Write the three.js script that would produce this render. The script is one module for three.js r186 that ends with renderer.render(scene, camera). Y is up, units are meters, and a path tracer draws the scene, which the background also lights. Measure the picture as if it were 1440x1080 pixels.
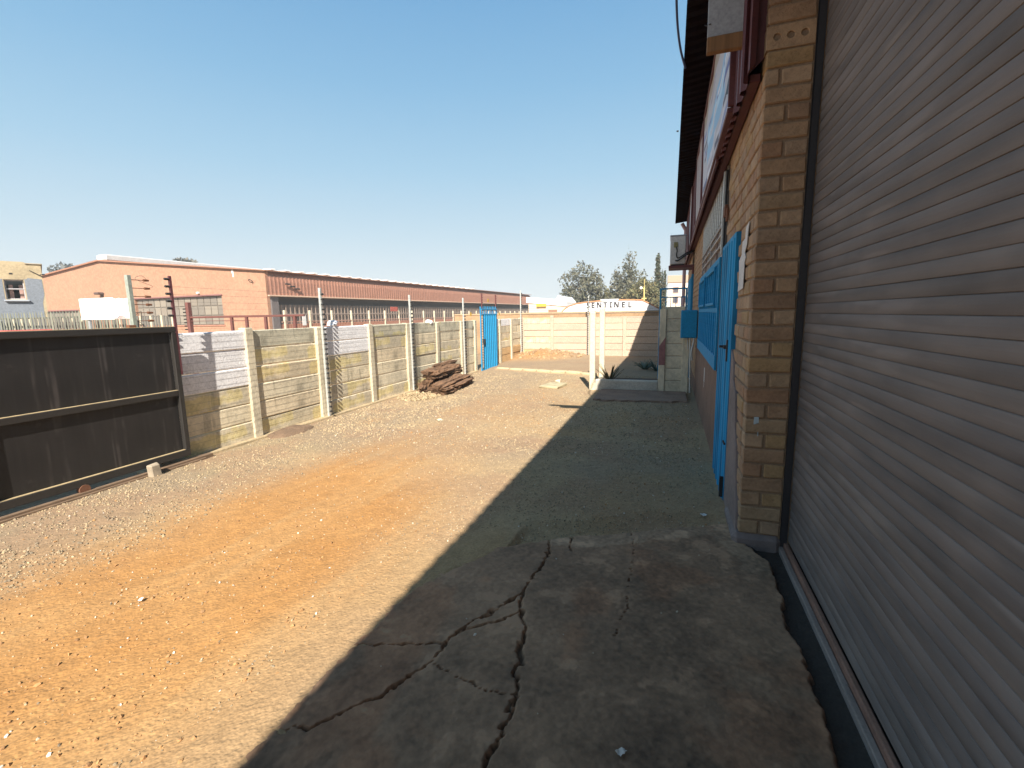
import * as THREE from 'three';
import { mergeGeometries } from 'three/addons/utils/BufferGeometryUtils.js';
import { FontLoader } from 'three/addons/loaders/FontLoader.js';
import { TextGeometry } from 'three/addons/geometries/TextGeometry.js';

// ---------------------------------------------------------------- camera, sky, sun, exposure
const scene = new THREE.Scene();
const camera = new THREE.PerspectiveCamera(79.4375, 4 / 3, 0.05, 3000);
camera.position.set(0, 1.6, 0);
camera.up.set(-0.03147624, 0.98866197, -0.14682218);
camera.lookAt(-0.3199268, 1.6 - 0.14913242, -0.93563153);
const EXPOSURE = 2.15;
const renderer = new THREE.WebGLRenderer({ antialias: true });
renderer.setSize(1024, 768);
renderer.toneMapping = THREE.LinearToneMapping;
renderer.toneMappingExposure = EXPOSURE;
renderer.shadowMap.enabled = true;
renderer.shadowMap.type = THREE.PCFSoftShadowMap;
const SUN = new THREE.Vector3(0.34, 1, 1.12).normalize();
{
  const W = 512, Hh = 256, data = new Float32Array(W * Hh * 4);
  const stops = [[-90, .20, .16, .11], [-3, .24, .20, .15], [0, .86, .90, .91], [4, .76, .85, .90], [9, .59, .755, .87], [16, .41, .64, .835], [24, .275, .52, .77], [32, .19, .42, .70], [50, .15, .31, .51], [90, .13, .25, .39]];
  for (let j = 0; j < Hh; j++) for (let i = 0; i < W; i++) {
    const el = ((j + .5) / Hh - .5) * Math.PI, az = ((i + .5) / W - .5) * 2 * Math.PI;
    const d = new THREE.Vector3(Math.cos(el) * Math.cos(az), Math.sin(el), Math.cos(el) * Math.sin(az));
    const e = el * 180 / Math.PI; let k = 0; while (k < stops.length - 2 && e > stops[k + 1][0]) k++;
    const a = stops[k], b = stops[k + 1], t = Math.min(1, Math.max(0, (e - a[0]) / (b[0] - a[0])));
    const g = Math.max(0, d.dot(SUN)), glow = e > -1 ? .25 * Math.pow(g, 6) + .5 * Math.pow(g, 60) : 0;
    const o = (j * W + i) * 4;
    for (let c = 0; c < 3; c++) data[o + c] = (a[c + 1] + (b[c + 1] - a[c + 1]) * t + glow) / EXPOSURE;
    data[o + 3] = 1;
  }
  const sky = new THREE.DataTexture(data, W, Hh, THREE.RGBAFormat, THREE.FloatType);
  sky.mapping = THREE.EquirectangularReflectionMapping; sky.magFilter = sky.minFilter = THREE.LinearFilter; sky.needsUpdate = true;
  scene.background = sky; scene.environment = sky;
}
const sun = new THREE.DirectionalLight(new THREE.Color(1, .945, .84), 5);
sun.position.copy(SUN).multiplyScalar(60); sun.castShadow = true;
Object.assign(sun.shadow.camera, { left: -40, right: 40, top: 40, bottom: -40, near: 1, far: 200 });
sun.shadow.mapSize.set(4096, 4096);
scene.add(sun);

// ---------------------------------------------------------------- helpers
let seed = 7;
const rnd = () => { seed = (seed * 1664525 + 1013904223) >>> 0; return seed / 4294967296; };
const rr = (a, b) => a + (b - a) * rnd();
const hsh = (i, j, s) => { let h = (Math.imul(i, 374761393) + Math.imul(j, 668265263) + Math.imul(s, 2147483647 ^ 0x5bd1e995)) | 0; h = Math.imul(h ^ (h >>> 13), 1274126177); h ^= h >>> 16; return (h >>> 0) / 4294967296; };
const vn = (x, y, s = 0, p = 0, p2 = p) => {                       // value noise, period p when > 0
  const xi = Math.floor(x), yi = Math.floor(y), fx = x - xi, fy = y - yi;
  const w = (n) => p > 0 ? ((n % p) + p) % p : n, w2 = (n) => p2 > 0 ? ((n % p2) + p2) % p2 : n;
  const u = fx * fx * (3 - 2 * fx), v = fy * fy * (3 - 2 * fy);
  const a = hsh(w(xi), w2(yi), s), b = hsh(w(xi + 1), w2(yi), s), c = hsh(w(xi), w2(yi + 1), s), d = hsh(w(xi + 1), w2(yi + 1), s);
  return a + (b - a) * u + (c - a) * v + (a - b - c + d) * u * v;
};
const fbm = (x, y, o = 4, s = 0, p = 0, p2 = p) => { let r = 0, a = .5, t = 0; for (let k = 0; k < o; k++) { r += a * vn(x, y, s + k * 17, p, p2); t += a; a *= .5; x *= 2; y *= 2; p *= 2; p2 *= 2; } return r / t; };
const sm = (a, b, x) => { const t = Math.min(1, Math.max(0, (x - a) / (b - a))); return t * t * (3 - 2 * t); };
const mix = (a, b, t) => a + (b - a) * t;
const mix3 = (a, b, t) => [mix(a[0], b[0], t), mix(a[1], b[1], t), mix(a[2], b[2], t)];
const toS = (l) => Math.round(255 * Math.min(1, Math.max(0, l <= .0031308 ? 12.92 * l : 1.055 * Math.pow(l, 1 / 2.4) - .055)));
function tex(w, h, fn, colour = true) {                     // fn(u, v) -> grey or [r, g, b], linear when colour
  const d = new Uint8Array(w * h * 4);
  for (let j = 0; j < h; j++) for (let i = 0; i < w; i++) {
    let c = fn(i / w, j / h); if (typeof c === 'number') c = [c, c, c];
    const o = (j * w + i) * 4;
    for (let k = 0; k < 3; k++) d[o + k] = colour ? toS(c[k]) : Math.round(255 * Math.min(1, Math.max(0, c[k])));
    d[o + 3] = 255;
  }
  const t = new THREE.DataTexture(d, w, h); t.wrapS = t.wrapT = THREE.RepeatWrapping;
  t.magFilter = THREE.LinearFilter; t.minFilter = THREE.LinearMipmapLinearFilter; t.generateMipmaps = true;
  if (colour) t.colorSpace = THREE.SRGBColorSpace; t.needsUpdate = true; return t;
}
const rep = (t, x, y = x) => { const c = t.clone(); c.repeat.set(x, y); c.needsUpdate = true; return c; };
function mat(col, o = {}) {
  const m = new THREE.MeshStandardMaterial({ roughness: .85, ...o });
  if (typeof col === 'number') m.color.set(col); else m.color.setRGB(...col);
  return m;
}
const used = {};
const numbered = (n) => { const k = used[n] = (used[n] ?? -1) + 1; return k ? n + '_' + String(k).padStart(3, '0') : n; };
function tag(o, label, category, group, kind) {
  if (label) o.userData.label = label; if (category) o.userData.category = category;
  if (group) o.userData.group = group; if (kind) o.userData.kind = kind; return o;
}
function thing(name, label, category, p = [0, 0, 0], group) {
  const g = new THREE.Group(); g.name = numbered(name); g.position.set(...p); scene.add(g); return tag(g, label, category, group);
}
function add(name, geo, m, parent = scene, p, r) {
  const o = new THREE.Mesh(geo, m); o.name = parent === scene ? numbered(name) : name; o.castShadow = o.receiveShadow = true;
  if (p) o.position.set(...p); if (r) o.rotation.set(...r); parent.add(o); return o;
}
// uv in metres by the side a face looks to
function uvm(g0, off = [0, 0]) {
  const g = g0.index ? g0.toNonIndexed() : g0, p = g.attributes.position, n = p.count, uv = new Float32Array(n * 2);
  const A = new THREE.Vector3(), B = new THREE.Vector3(), Cc = new THREE.Vector3();
  for (let i = 0; i < n; i += 3) {
    A.fromBufferAttribute(p, i); B.fromBufferAttribute(p, i + 1); Cc.fromBufferAttribute(p, i + 2);
    const N = B.clone().sub(A).cross(Cc.clone().sub(A)); const ax = Math.abs(N.x), ay = Math.abs(N.y), az = Math.abs(N.z);
    [A, B, Cc].forEach((v, k) => {
      const q = ay >= ax && ay >= az ? [v.x, v.z] : ax >= az ? [v.z, v.y] : [v.x, v.y];
      uv[(i + k) * 2] = q[0] + off[0]; uv[(i + k) * 2 + 1] = q[1] + off[1];
    });
  }
  g.setAttribute('uv', new THREE.BufferAttribute(uv, 2)); return g;
}
// chamfered box of 44 triangles, centred; jit moves its corners a little
function cbox(w, h, d, c = .004, jit = 0) {
  c = Math.min(c, w * .45, h * .45, d * .45);
  const X = w / 2, Y = h / 2, Z = d / 2, pts = {}, P = [];
  for (const sx of [-1, 1]) for (const sy of [-1, 1]) for (const sz of [-1, 1]) {
    const jx = jit * (rnd() - .5), jy = jit * (rnd() - .5), jz = jit * (rnd() - .5);
    pts[[sx, sy, sz]] = [[sx * X + jx, sy * (Y - c) + jy, sz * (Z - c) + jz], [sx * (X - c) + jx, sy * Y + jy, sz * (Z - c) + jz], [sx * (X - c) + jx, sy * (Y - c) + jy, sz * Z + jz]];
  }
  const tri = (a, b, e) => {                                 // outward from the centre
    const u = [b[0] - a[0], b[1] - a[1], b[2] - a[2]], v = [e[0] - a[0], e[1] - a[1], e[2] - a[2]];
    const nx = u[1] * v[2] - u[2] * v[1], ny = u[2] * v[0] - u[0] * v[2], nz = u[0] * v[1] - u[1] * v[0];
    const m = [(a[0] + b[0] + e[0]), (a[1] + b[1] + e[1]), (a[2] + b[2] + e[2])];
    if (nx * m[0] + ny * m[1] + nz * m[2] < 0) P.push(...a, ...e, ...b); else P.push(...a, ...b, ...e);
  };
  const quad = (a, b, e, f) => { tri(a, b, e); tri(a, e, f); };
  const S = [-1, 1];
  for (const s of S) {
    quad(pts[[s, -1, -1]][0], pts[[s, 1, -1]][0], pts[[s, 1, 1]][0], pts[[s, -1, 1]][0]);
    quad(pts[[-1, s, -1]][1], pts[[1, s, -1]][1], pts[[1, s, 1]][1], pts[[-1, s, 1]][1]);
    quad(pts[[-1, -1, s]][2], pts[[1, -1, s]][2], pts[[1, 1, s]][2], pts[[-1, 1, s]][2]);
    for (const t of S) {
      quad(pts[[s, t, -1]][0], pts[[s, t, 1]][0], pts[[s, t, 1]][1], pts[[s, t, -1]][1]);
      quad(pts[[s, -1, t]][0], pts[[s, 1, t]][0], pts[[s, 1, t]][2], pts[[s, -1, t]][2]);
      quad(pts[[-1, s, t]][1], pts[[1, s, t]][1], pts[[1, s, t]][2], pts[[-1, s, t]][2]);
      for (const q of S) tri(pts[[s, t, q]][0], pts[[s, t, q]][1], pts[[s, t, q]][2]);
    }
  }
  const g = new THREE.BufferGeometry(); g.setAttribute('position', new THREE.Float32BufferAttribute(P, 3)); g.computeVertexNormals(); return g;
}
// box given by its limits
const lim = (x0, x1, y0, y1, z0, z1, c = .004, jit = 0) => uvm(cbox(Math.abs(x1 - x0), Math.abs(y1 - y0), Math.abs(z1 - z0), c, jit).translate((x0 + x1) / 2, (y0 + y1) / 2, (z0 + z1) / 2));
const V = (x, y, z) => new THREE.Vector3(x, y, z);
function rod(a, b, r, n = 6, r2 = r) {                      // straight round bar between two points
  const A = V(...a), B = V(...b), d = B.clone().sub(A), g = new THREE.CylinderGeometry(r2, r, d.length(), n, 1);
  g.applyQuaternion(new THREE.Quaternion().setFromUnitVectors(V(0, 1, 0), d.clone().normalize())); g.translate(...A.add(B).multiplyScalar(.5).toArray());
  return g.toNonIndexed();
}
const tube = (pts, r, n = 20, m = 6) => new THREE.TubeGeometry(new THREE.CatmullRomCurve3(pts.map(p => V(...p))), n, r, m, false).toNonIndexed();
const mg = (a) => mergeGeometries(a.map(g => { const q = g.index ? g.toNonIndexed() : g; for (const k of Object.keys(q.attributes)) if (!['position', 'normal', 'uv'].includes(k)) q.deleteAttribute(k); if (!q.attributes.uv) uvm(q); return q; }));
// ribbed sheet: trapezoid ribs along u (pitch, height hgt), straight along v; pos(u, v, h) -> [x, y, z]; flat shaded, two skins
function ribSheet(u0, u1, v0, v1, pitch, hgt, pos, thick = .002, nv = 1) {
  const us = []; for (let k = 0; u0 + k * pitch < u1; k++) for (const [f, h] of [[0, 0], [.45, 0], [.58, 1], [.87, 1]]) { const u = u0 + (k + f) * pitch; if (u <= u1) us.push([u, h]); }
  us.push([u1, us[us.length - 1][1]]);
  const P = [], q = (a, b, c, d) => P.push(...a, ...b, ...c, ...a, ...c, ...d);
  for (let i = 0; i + 1 < us.length; i++) for (let j = 0; j < nv; j++) {
    const a = us[i], b = us[i + 1], va = mix(v0, v1, j / nv), vb = mix(v0, v1, (j + 1) / nv);
    const t = [pos(a[0], va, a[1] * hgt), pos(b[0], va, b[1] * hgt), pos(b[0], vb, b[1] * hgt), pos(a[0], vb, a[1] * hgt)];
    const u = [pos(a[0], va, a[1] * hgt - thick), pos(b[0], va, b[1] * hgt - thick), pos(b[0], vb, b[1] * hgt - thick), pos(a[0], vb, a[1] * hgt - thick)];
    q(t[0], t[1], t[2], t[3]); q(u[3], u[2], u[1], u[0]);
    if (j === 0) q(t[1], t[0], u[0], u[1]); if (j === nv - 1) q(t[3], t[2], u[2], u[3]);
  }
  const g = new THREE.BufferGeometry(); g.setAttribute('position', new THREE.Float32BufferAttribute(P, 3)); g.computeVertexNormals(); return uvm(g);
}

// ---------------------------------------------------------------- textures and materials (linear base colours)
const grain = tex(512, 512, (u, v) => .62 + .38 * fbm(u * 64, v * 64, 3, 3, 64) + .12 * (fbm(u * 6, v * 6, 3, 9, 6) - .5));
const blotch = tex(512, 512, (u, v) => { const a = fbm(u * 5, v * 5, 5, 21, 5), b = fbm(u * 40, v * 40, 3, 31, 40); return .72 + .5 * (a - .5) + .36 * b; });
const weather = tex(512, 512, (u, v) => { const a = fbm(u * 5, v * 5, 5, 22, 5), b = fbm(u * 44, v * 44, 3, 32, 44), st = sm(.52, .70, fbm(u * 22, v * 2, 3, 34, 22, 2)) * sm(.38, .6, fbm(u * 5, v * 5, 2, 36, 5)), st2 = sm(.71, .78, fbm(u * 3, v * 3, 4, 38, 3)); const k = .74 + .55 * (a - .5) + .34 * (b - .2) - .26 * st; return [k * (1 + .04 * st2), k, k * (1 - .28 * st2)]; });
const bumpFine = tex(512, 512, (u, v) => .5 * fbm(u * 48, v * 48, 3, 41, 48) + .5 * fbm(u * 12, v * 12, 3, 43, 12), false);
const pit = tex(512, 512, (u, v) => { const b = fbm(u * 56, v * 56, 2, 51, 56); return .75 + .15 * fbm(u * 9, v * 9, 3, 53, 9) - (b > .70 ? .5 : 0); }, false);
// water runs down a sheet: u across, v up (one tile = 1 m)
const runs = tex(512, 512, (u, v) => { const a = fbm(u * 30, v * 2, 4, 61, 30, 2), b = fbm(u * 5, v * 5, 4, 63, 5), c = Math.pow(sm(.58, .82, fbm(u * 14, v * 1, 2, 66, 14, 1)), 2) * sm(.35, .7, fbm(u * 3, v * 2, 3, 68, 3, 2)); return .5 + .4 * a + .35 * (b - .5) + 1.1 * c; });
const gateRuns = tex(512, 512, (u, v) => { const a = fbm(u * 30, v * 2, 4, 61, 30, 2), b = fbm(u * 5, v * 5, 4, 63, 5), c = Math.pow(sm(.56, .82, fbm(u * 26, v * 1, 2, 66, 26, 1)), 1.3) * sm(.44, .74, fbm(u * 7, v * 3, 3, 68, 7, 3)), d = sm(.60, .72, fbm(u * 20, v * 20, 3, 69, 20)) * sm(.5, .6, fbm(u * 4, v * 4, 2, 70, 4)); return .15 + .16 * a + .18 * (b - .5) + .80 * c + .2 * d; });
const scuff = tex(512, 512, (u, v) => { const a = fbm(u * 3, v * 40, 4, 71, 3, 40), b = fbm(u * 6, v * 6, 4, 73, 6); const w = sm(.60, .74, fbm(u * 4, v * 26, 3, 75, 4, 26)) * .22; return [.76 + w + .5 * (a - .5) + .5 * (b - .5), .75 + w + .5 * (a - .5) + .46 * (b - .5), .75 + w + .5 * (a - .5) + .42 * (b - .5)]; });
const conc = tex(1024, 1024, (u, v) => {                    // worn concrete, one tile = 2 m
  const a = fbm(u * 4, v * 4, 6, 81, 4), b = fbm(u * 90, v * 90, 3, 83, 90), c = fbm(u * 16, v * 16, 4, 85, 16);
  const k = .42 + .66 * (a - .5) + .42 * b + .42 * (c - .5), r = sm(.52, .66, fbm(u * 5 + 3, v * 5, 4, 87, 5)) * .25, pale = sm(.63, .7, c) * .18;
  return [(k + pale) * (1 + r * .5), (k + pale) * (1 - r * .05), (k + pale) * (1 - r * .35)];
});
const plank = tex(256, 256, (u, v) => .5 + .5 * fbm(u * 40, v * 3, 4, 91, 40, 3));
const M = {
  panel: [], white: [], steelWhite: mat([.62, .62, .58], { roughness: .5, metalness: .3, map: grain }),
};
const tintP = [[.76, .645, .455], [.71, .61, .44], [.78, .665, .47], [.69, .59, .43], [.75, .615, .425]];
for (const c of tintP) M.panel.push(mat(c, { map: rep(weather, .8), bumpMap: rep(pit, 1.6), bumpScale: .004, roughness: .95 }));
M.panelMoss = mat([.60, .545, .41], { map: rep(weather, 1.1), bumpMap: rep(pit, 1.6), bumpScale: .004, roughness: .95 });
M.panelSoil = mat([.62, .40, .19], { map: rep(blotch, .9), bumpMap: rep(pit, 1.6), bumpScale: .004, roughness: .95 });
M.white = mat([.95, .92, .92], { map: rep(grain, .9), bumpMap: rep(pit, 1.4), bumpScale: .004, roughness: .8 });
M.post = mat([.62, .535, .39], { map: rep(blotch, 1.3), bumpMap: rep(pit, 2), bumpScale: .003, roughness: .95 });
M.cream = mat([.74, .63, .46], { map: rep(grain, 1), bumpMap: rep(bumpFine, 2), bumpScale: .003, roughness: .9 });
M.galv = mat([.55, .56, .56], { roughness: .45, metalness: .55, map: grain });
M.black = mat([.025, .024, .024], { roughness: .6 });
M.wire = mat([.16, .15, .14], { roughness: .5, metalness: .6 });
M.gate = mat([.050, .042, .040], { roughness: .6, map: gateRuns, bumpMap: rep(bumpFine, 3), bumpScale: .001 });
M.gateFrame = mat([.030, .026, .023], { roughness: .55, map: rep(grain, 2) });
M.maroon = mat([.13, .035, .035], { roughness: .6, map: rep(grain, 1.5) });
M.rust = mat([.17, .07, .035], { roughness: .9, map: rep(blotch, 3) });
M.blue = mat([.010, .265, .52], { roughness: .85, map: rep(grain, 1.2) });
M.blueDoor = mat([.010, .265, .52], { roughness: .8, map: rep(runs, .7) });
M.blueLit = mat([.010, .265, .52], { roughness: .85, map: rep(grain, 1) });
M.plaster = mat([.20, .115, .078], { map: rep(blotch, .9), roughness: .9, bumpMap: rep(bumpFine, 2), bumpScale: .003 });
M.plasterGrey = mat([.22, .17, .155], { map: rep(blotch, .9), roughness: .9, bumpMap: rep(bumpFine, 2), bumpScale: .004 });
M.mortar = mat([.30, .20, .125], { map: rep(grain, 2), roughness: 1, bumpMap: rep(bumpFine, 4), bumpScale: .004 });
M.brick = [[.41, .255, .145], [.385, .235, .135], [.44, .28, .162], [.37, .21, .118], [.395, .26, .15], [.415, .262, .128], [.33, .20, .118], [.38, .25, .155], [.45, .295, .178]].map(c => mat(c, { map: rep(blotch, 1.7), bumpMap: rep(pit, 5), bumpScale: .006, roughness: .95 }));
M.slat = [[.195, .163, .145], [.19, .16, .144], [.20, .166, .146], [.193, .161, .141]].map(c => mat(c, { map: rep(scuff, .5, .5), roughness: .75, metalness: 0, bumpMap: rep(bumpFine, 2), bumpScale: .0006 }));
M.guide = mat([.03, .026, .028], { roughness: .55, map: rep(grain, 2) });
M.wood = mat([.30, .155, .065], { map: rep(plank, 2, 1), roughness: .85 });
M.board = mat([.42, .43, .45], { map: rep(grain, 1), roughness: .7 });
M.roof = new THREE.MeshPhysicalMaterial({ roughness: 1, specularIntensity: .1, map: rep(grain, 1) }); M.roof.color.setRGB(.014, .008, .009);
M.dark = mat([.02, .018, .018], { roughness: .9 });
M.glass = new THREE.MeshPhysicalMaterial({ color: 0xffffff, roughness: .06, transmission: 1, thickness: 0, ior: 1.5 });
M.orange = mat([.47, .25, .155], { roughness: .85, map: rep(grain, .12) });
M.cladOrange = mat([.44, .205, .135], { roughness: .7, map: rep(grain, .2) });
M.paper = mat([.74, .70, .66], { roughness: .9, map: rep(grain, 3) });
M.soilC = mat([.40, .27, .15], { roughness: 1, map: rep(blotch, 1), bumpMap: rep(bumpFine, 3), bumpScale: .01 });

// ---------------------------------------------------------------- ground
const distSeg = (px, pz, a, b) => { const dx = b[0] - a[0], dz = b[1] - a[1]; const t = Math.min(1, Math.max(0, ((px - a[0]) * dx + (pz - a[1]) * dz) / (dx * dx + dz * dz))); return Math.hypot(px - a[0] - t * dx, pz - a[1] - t * dz); };
const slabPoly = [[.64, 2], [.62, -1.7], [.63, -2.1], [.63, -2.61], [.66, -3.14], [.49, -3.40], [.47, -3.62], [.1, -3.46], [-.3, -3.25], [-.64, -3.08], [-1.08, -2.8], [-1.32, -2.46], [-1.41, -2.0], [-1.42, -1.4], [-1.42, 2]];
const polyDist = (x, z) => { let inside = false, d = 1e9; for (let i = 0, j = slabPoly.length - 1; i < slabPoly.length; j = i++) { const a = slabPoly[i], b = slabPoly[j]; d = Math.min(d, distSeg(x, z, a, b)); if ((a[1] > z) !== (b[1] > z) && x < (b[0] - a[0]) * (z - a[1]) / (b[1] - a[1]) + a[0]) inside = !inside; } return inside ? d : -d; };
function soilAmount(x, z) {                                  // orange earth driven into the gravel
  const w = .55 * (fbm(x * 1.1, z * .7, 4, 101) - .5) * 2;
  const c = mix(-2.72, -2.95, sm(-1, -4.5, z)), half = mix(1.7, 1.0, sm(-1.2, -4.6, z));
  let a = (1 - sm(half * .30, half * 1.2, Math.abs(x - c + w * .6))) * (1 - sm(3.8, 6.2, -z + w * 1.2));
  a = Math.max(a, .85 * (1 - sm(.3, 1.5, Math.hypot((x + 4.5) * .75, z + 15.9) + w * .4)) );
  a = Math.max(a, .35 * sm(.50, .66, fbm(x * .8 + 5, z * .5, 4, 111)) * (1 - sm(8, 12, -z)));
  return Math.min(1, Math.max(0, a));
}
function groundH(x, z) {
  if (x < -5.45 || z < -17.3 || x > .45) return 0;
  const s = soilAmount(x, z);
  let y = .016 * (fbm(x * 1.4, z * 1.4, 3, 121) - .5) + (.010 - .004 * s) * (fbm(x * 13, z * 13, 3, 131) - .5) + .006 * s * (fbm(x * 26 + z * 5, z * 9, 2, 133) - .5);
  const m = Math.hypot((x + 4.35) * .85, z + 16.55); y += .22 * Math.pow(1 - sm(0, 1.7, m), 1.2) + .07 * (1 - sm(.5, 2.1, m)) * fbm(x * 5, z * 5, 3, 141);
  y += .05 * (1 - sm(.03, .16, distSeg(x, z, [-4.75, -12.62], [-1.9, -11.9]))) + .03 * sm(-12, -13, z);
  y -= .02 * (1 - sm(0, .5, x + 5.3)); y += .022 * s * (fbm(x * 2.6 + z * .2, z * .22, 3, 139) - .5);
  return y;
}
function groundC(x, z) {
  const s = soilAmount(x, z), n = fbm(x * 2.2, z * 2.2, 4, 151), n2 = fbm(x * 22, z * 22, 3, 153);
  let c = mix3([.375, .272, .158], [.45, .325, .185], n);
  c = mix3(c, [.30, .24, .15], (1 - sm(.5, 1.9, x + 5.25 + (n - .5))) * (1 - sm(4.2, 7, -z)) * .8);     // greyer stone by the gate
  c = mix3(c, [.40, .30, .185], sm(4, 7, -z) * .6);
  const tr = fbm(x * 5 + z * .4, z * .45, 4, 159); const o = mix3(mix3([.41, .20, .058], [.46, .255, .095], n), [.49, .31, .14], .5 * sm(.42, .74, tr));
  c = mix3(c, o, s);
  c = mix3(c, [.285, .215, .15], .6 * (1 - s) * sm(.38, .60, fbm(x * .9, z * .8, 5, 155)));   // greyer stone chips in patches over the whole yard
  c = mix3(c, [.34, .215, .13], .6 * (1 - s) * sm(.50, .68, fbm(x * 1.3, z * 1.3, 5, 157)));   // red earth mixed into the gravel
  c = mix3(c, [.38, .28, .165], (1 - sm(.1, .45, Math.abs(x + 1.62) + (n - .5) * .5)) * (1 - sm(2.2, 3.2, -z)) * .2); // cement dust along the slab
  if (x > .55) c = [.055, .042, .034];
  if (z < -12.2) c = mix3(c, [.33, .235, .15], .6 * (1 - s));
  const k = .92 + .22 * n2; return [c[0] * k, c[1] * k * .95, c[2] * k * .90];
}
{
  const ax = (parts) => { const a = []; for (const [p, q, st] of parts) for (let t = p; t < q - 1e-6; t += st) a.push(t); a.push(parts[parts.length - 1][1]); return a; };
  const xs = ax([[-900, -100, 100], [-100, -20, 16], [-20, -6, 2], [-6, -5.4, .1], [-5.4, .9, .026], [.9, 8, 1], [8, 100, 23], [100, 900, 200]]);
  const zs = ax([[-1500, -100, 200], [-100, -20, 10], [-20, -17.4, .2], [-17.4, -7, .052], [-7, -.4, .026], [-.4, 6, .3], [6, 200, 40]]);
  const P = [], C = [], UV = [], I = [], nx = xs.length;
  for (const z of zs) for (const x of xs) {
    let y = groundH(x, z); const pd = (x > -2 && x < .9 && z > -4 && z < 2.2) ? polyDist(x, z) : -1;
    if (pd > -.4 && pd < .3) { const right = sm(.3, .5, x); const bank = 1 - sm(-1.15, -.85, x); y = mix(mix(y, bank < .5 ? -.026 + .004 * (fbm(x * 17, z * 17, 2, 137) - .5) : .013 + .006 * (fbm(x * 17, z * 17, 2, 137) - .5), sm(-.35, -.10, pd)), mix(y, -.03, sm(-.05, .02, pd)), right); y = mix(y, -.03, sm(mix(-.02, .05, bank), mix(.03, .14, bank), pd)); } else if (pd > 0) y = -.03; if (x > .6 && x < .95 && z > -3.5 && z < 3) y = -.025;
    P.push(x, y, z); C.push(...groundC(x, z)); UV.push(x / 1.3 + .13 * z, z / 1.3);
  }
  for (let j = 0; j + 1 < zs.length; j++) for (let i = 0; i + 1 < nx; i++) { const a = j * nx + i; I.push(a, a + nx, a + 1, a + 1, a + nx, a + nx + 1); }
  const g = new THREE.BufferGeometry(); g.setAttribute('position', new THREE.Float32BufferAttribute(P, 3)); g.setAttribute('color', new THREE.Float32BufferAttribute(C, 3)); g.setAttribute('uv', new THREE.Float32BufferAttribute(UV, 2)); g.setIndex(I); g.computeVertexNormals();
  const grit = tex(1024, 1024, (u, v) => { const a = fbm(u * 150, v * 150, 2, 161, 150), b = fbm(u * 40, v * 40, 3, 163, 40); return .70 + .34 * (a - .2) + .22 * (b - .5); });
  const gritB = tex(1024, 1024, (u, v) => .6 * fbm(u * 110, v * 110, 2, 161, 110) + .4 * fbm(u * 30, v * 30, 3, 163, 30), false);
  const m = new THREE.MeshStandardMaterial({ vertexColors: true, map: grit, bumpMap: gritB, bumpScale: .007, roughness: 1 });
  tag(add('ground', g, m), 'dusty yard of orange earth and gravel', null, null, 'structure');
}
// loose stones: three kinds of stuff
{
  const stone = (s) => { const g = new THREE.IcosahedronGeometry(1, 0), p = g.attributes.position, k = {}; for (let i = 0; i < p.count; i++) { const key = [p.getX(i).toFixed(3), p.getY(i).toFixed(3), p.getZ(i).toFixed(3)].join(); const f = k[key] ??= .72 + .5 * hsh(i, s, 5); p.setXYZ(i, p.getX(i) * f, p.getY(i) * f, p.getZ(i) * f); } g.computeVertexNormals(); return uvm(g); };
  const kinds = [
    ['gravel', 'grey and tan gravel scattered over the yard', 60000, [[.38, .28, .165], [.31, .235, .145], [.44, .325, .195], [.20, .155, .105], [.26, .205, .14]], .0025, .0072],
    ['pale_pebbles', 'pale pebbles and mortar bits lying among the gravel', 2300, [[.52, .44, .32], [.46, .38, .27], [.62, .56, .48]], .0025, .0075],
    ['earth_clods', 'orange earth clods on the driven soil', 2000, [[.42, .235, .10], [.37, .20, .085], [.33, .18, .08]], .003, .011],
  ];
  const im = new THREE.Matrix4(), q = new THREE.Quaternion(), e = new THREE.Euler(), cc = new THREE.Color();
  kinds.forEach(([name, label, n, cols, a, b], ki) => {
    const mesh = new THREE.InstancedMesh(stone(ki + 3), mat([1, 1, 1], { roughness: 1 }), n); let c = 0, guard = 0;
    while (c < n && guard++ < n * 30) {
      const z = -.7 - Math.pow(rnd(), 1.5) * 11.2, x = rr(-5.15, .42); const s = soilAmount(x, z), pd = polyDist(x, z);
      const cl = fbm(x * 3, z * 3, 3, 171);
      if (ki === 0 && (rnd() < s * .97 || rnd() > .3 + 1.3 * sm(.35, .65, cl) || pd > .02)) continue;
      if (ki === 1 && ((pd > .02 && rnd() > .05) || (x < -1 && rnd() > .45))) continue;
      if (ki === 2 && (rnd() > s || pd > 0)) continue;
      const big = Math.pow(rnd(), 3), r = mix(a, b, big) * (z < -5 ? 1.35 : 1) * (x < -3.5 && ki === 0 ? 1.45 : 1);
      e.set(rnd() * 6, rnd() * 6, rnd() * 6); q.setFromEuler(e);
      im.compose(V(x, (pd > .02 ? .014 : groundH(x, z)) + r * .25, z), q, V(r * rr(.8, 1.4), r * rr(.6, 1), r * rr(.8, 1.3)));
      const k = cols[Math.floor(rnd() * cols.length)], v = rr(.8, 1.15); cc.setRGB(k[0] * v, k[1] * v, k[2] * v); mesh.setMatrixAt(c, im); mesh.setColorAt(c, cc); c++;
    }
    mesh.count = c; mesh.name = name; mesh.castShadow = mesh.receiveShadow = true; scene.add(mesh); tag(mesh, label, null, null, 'stuff');
  });
}
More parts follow.
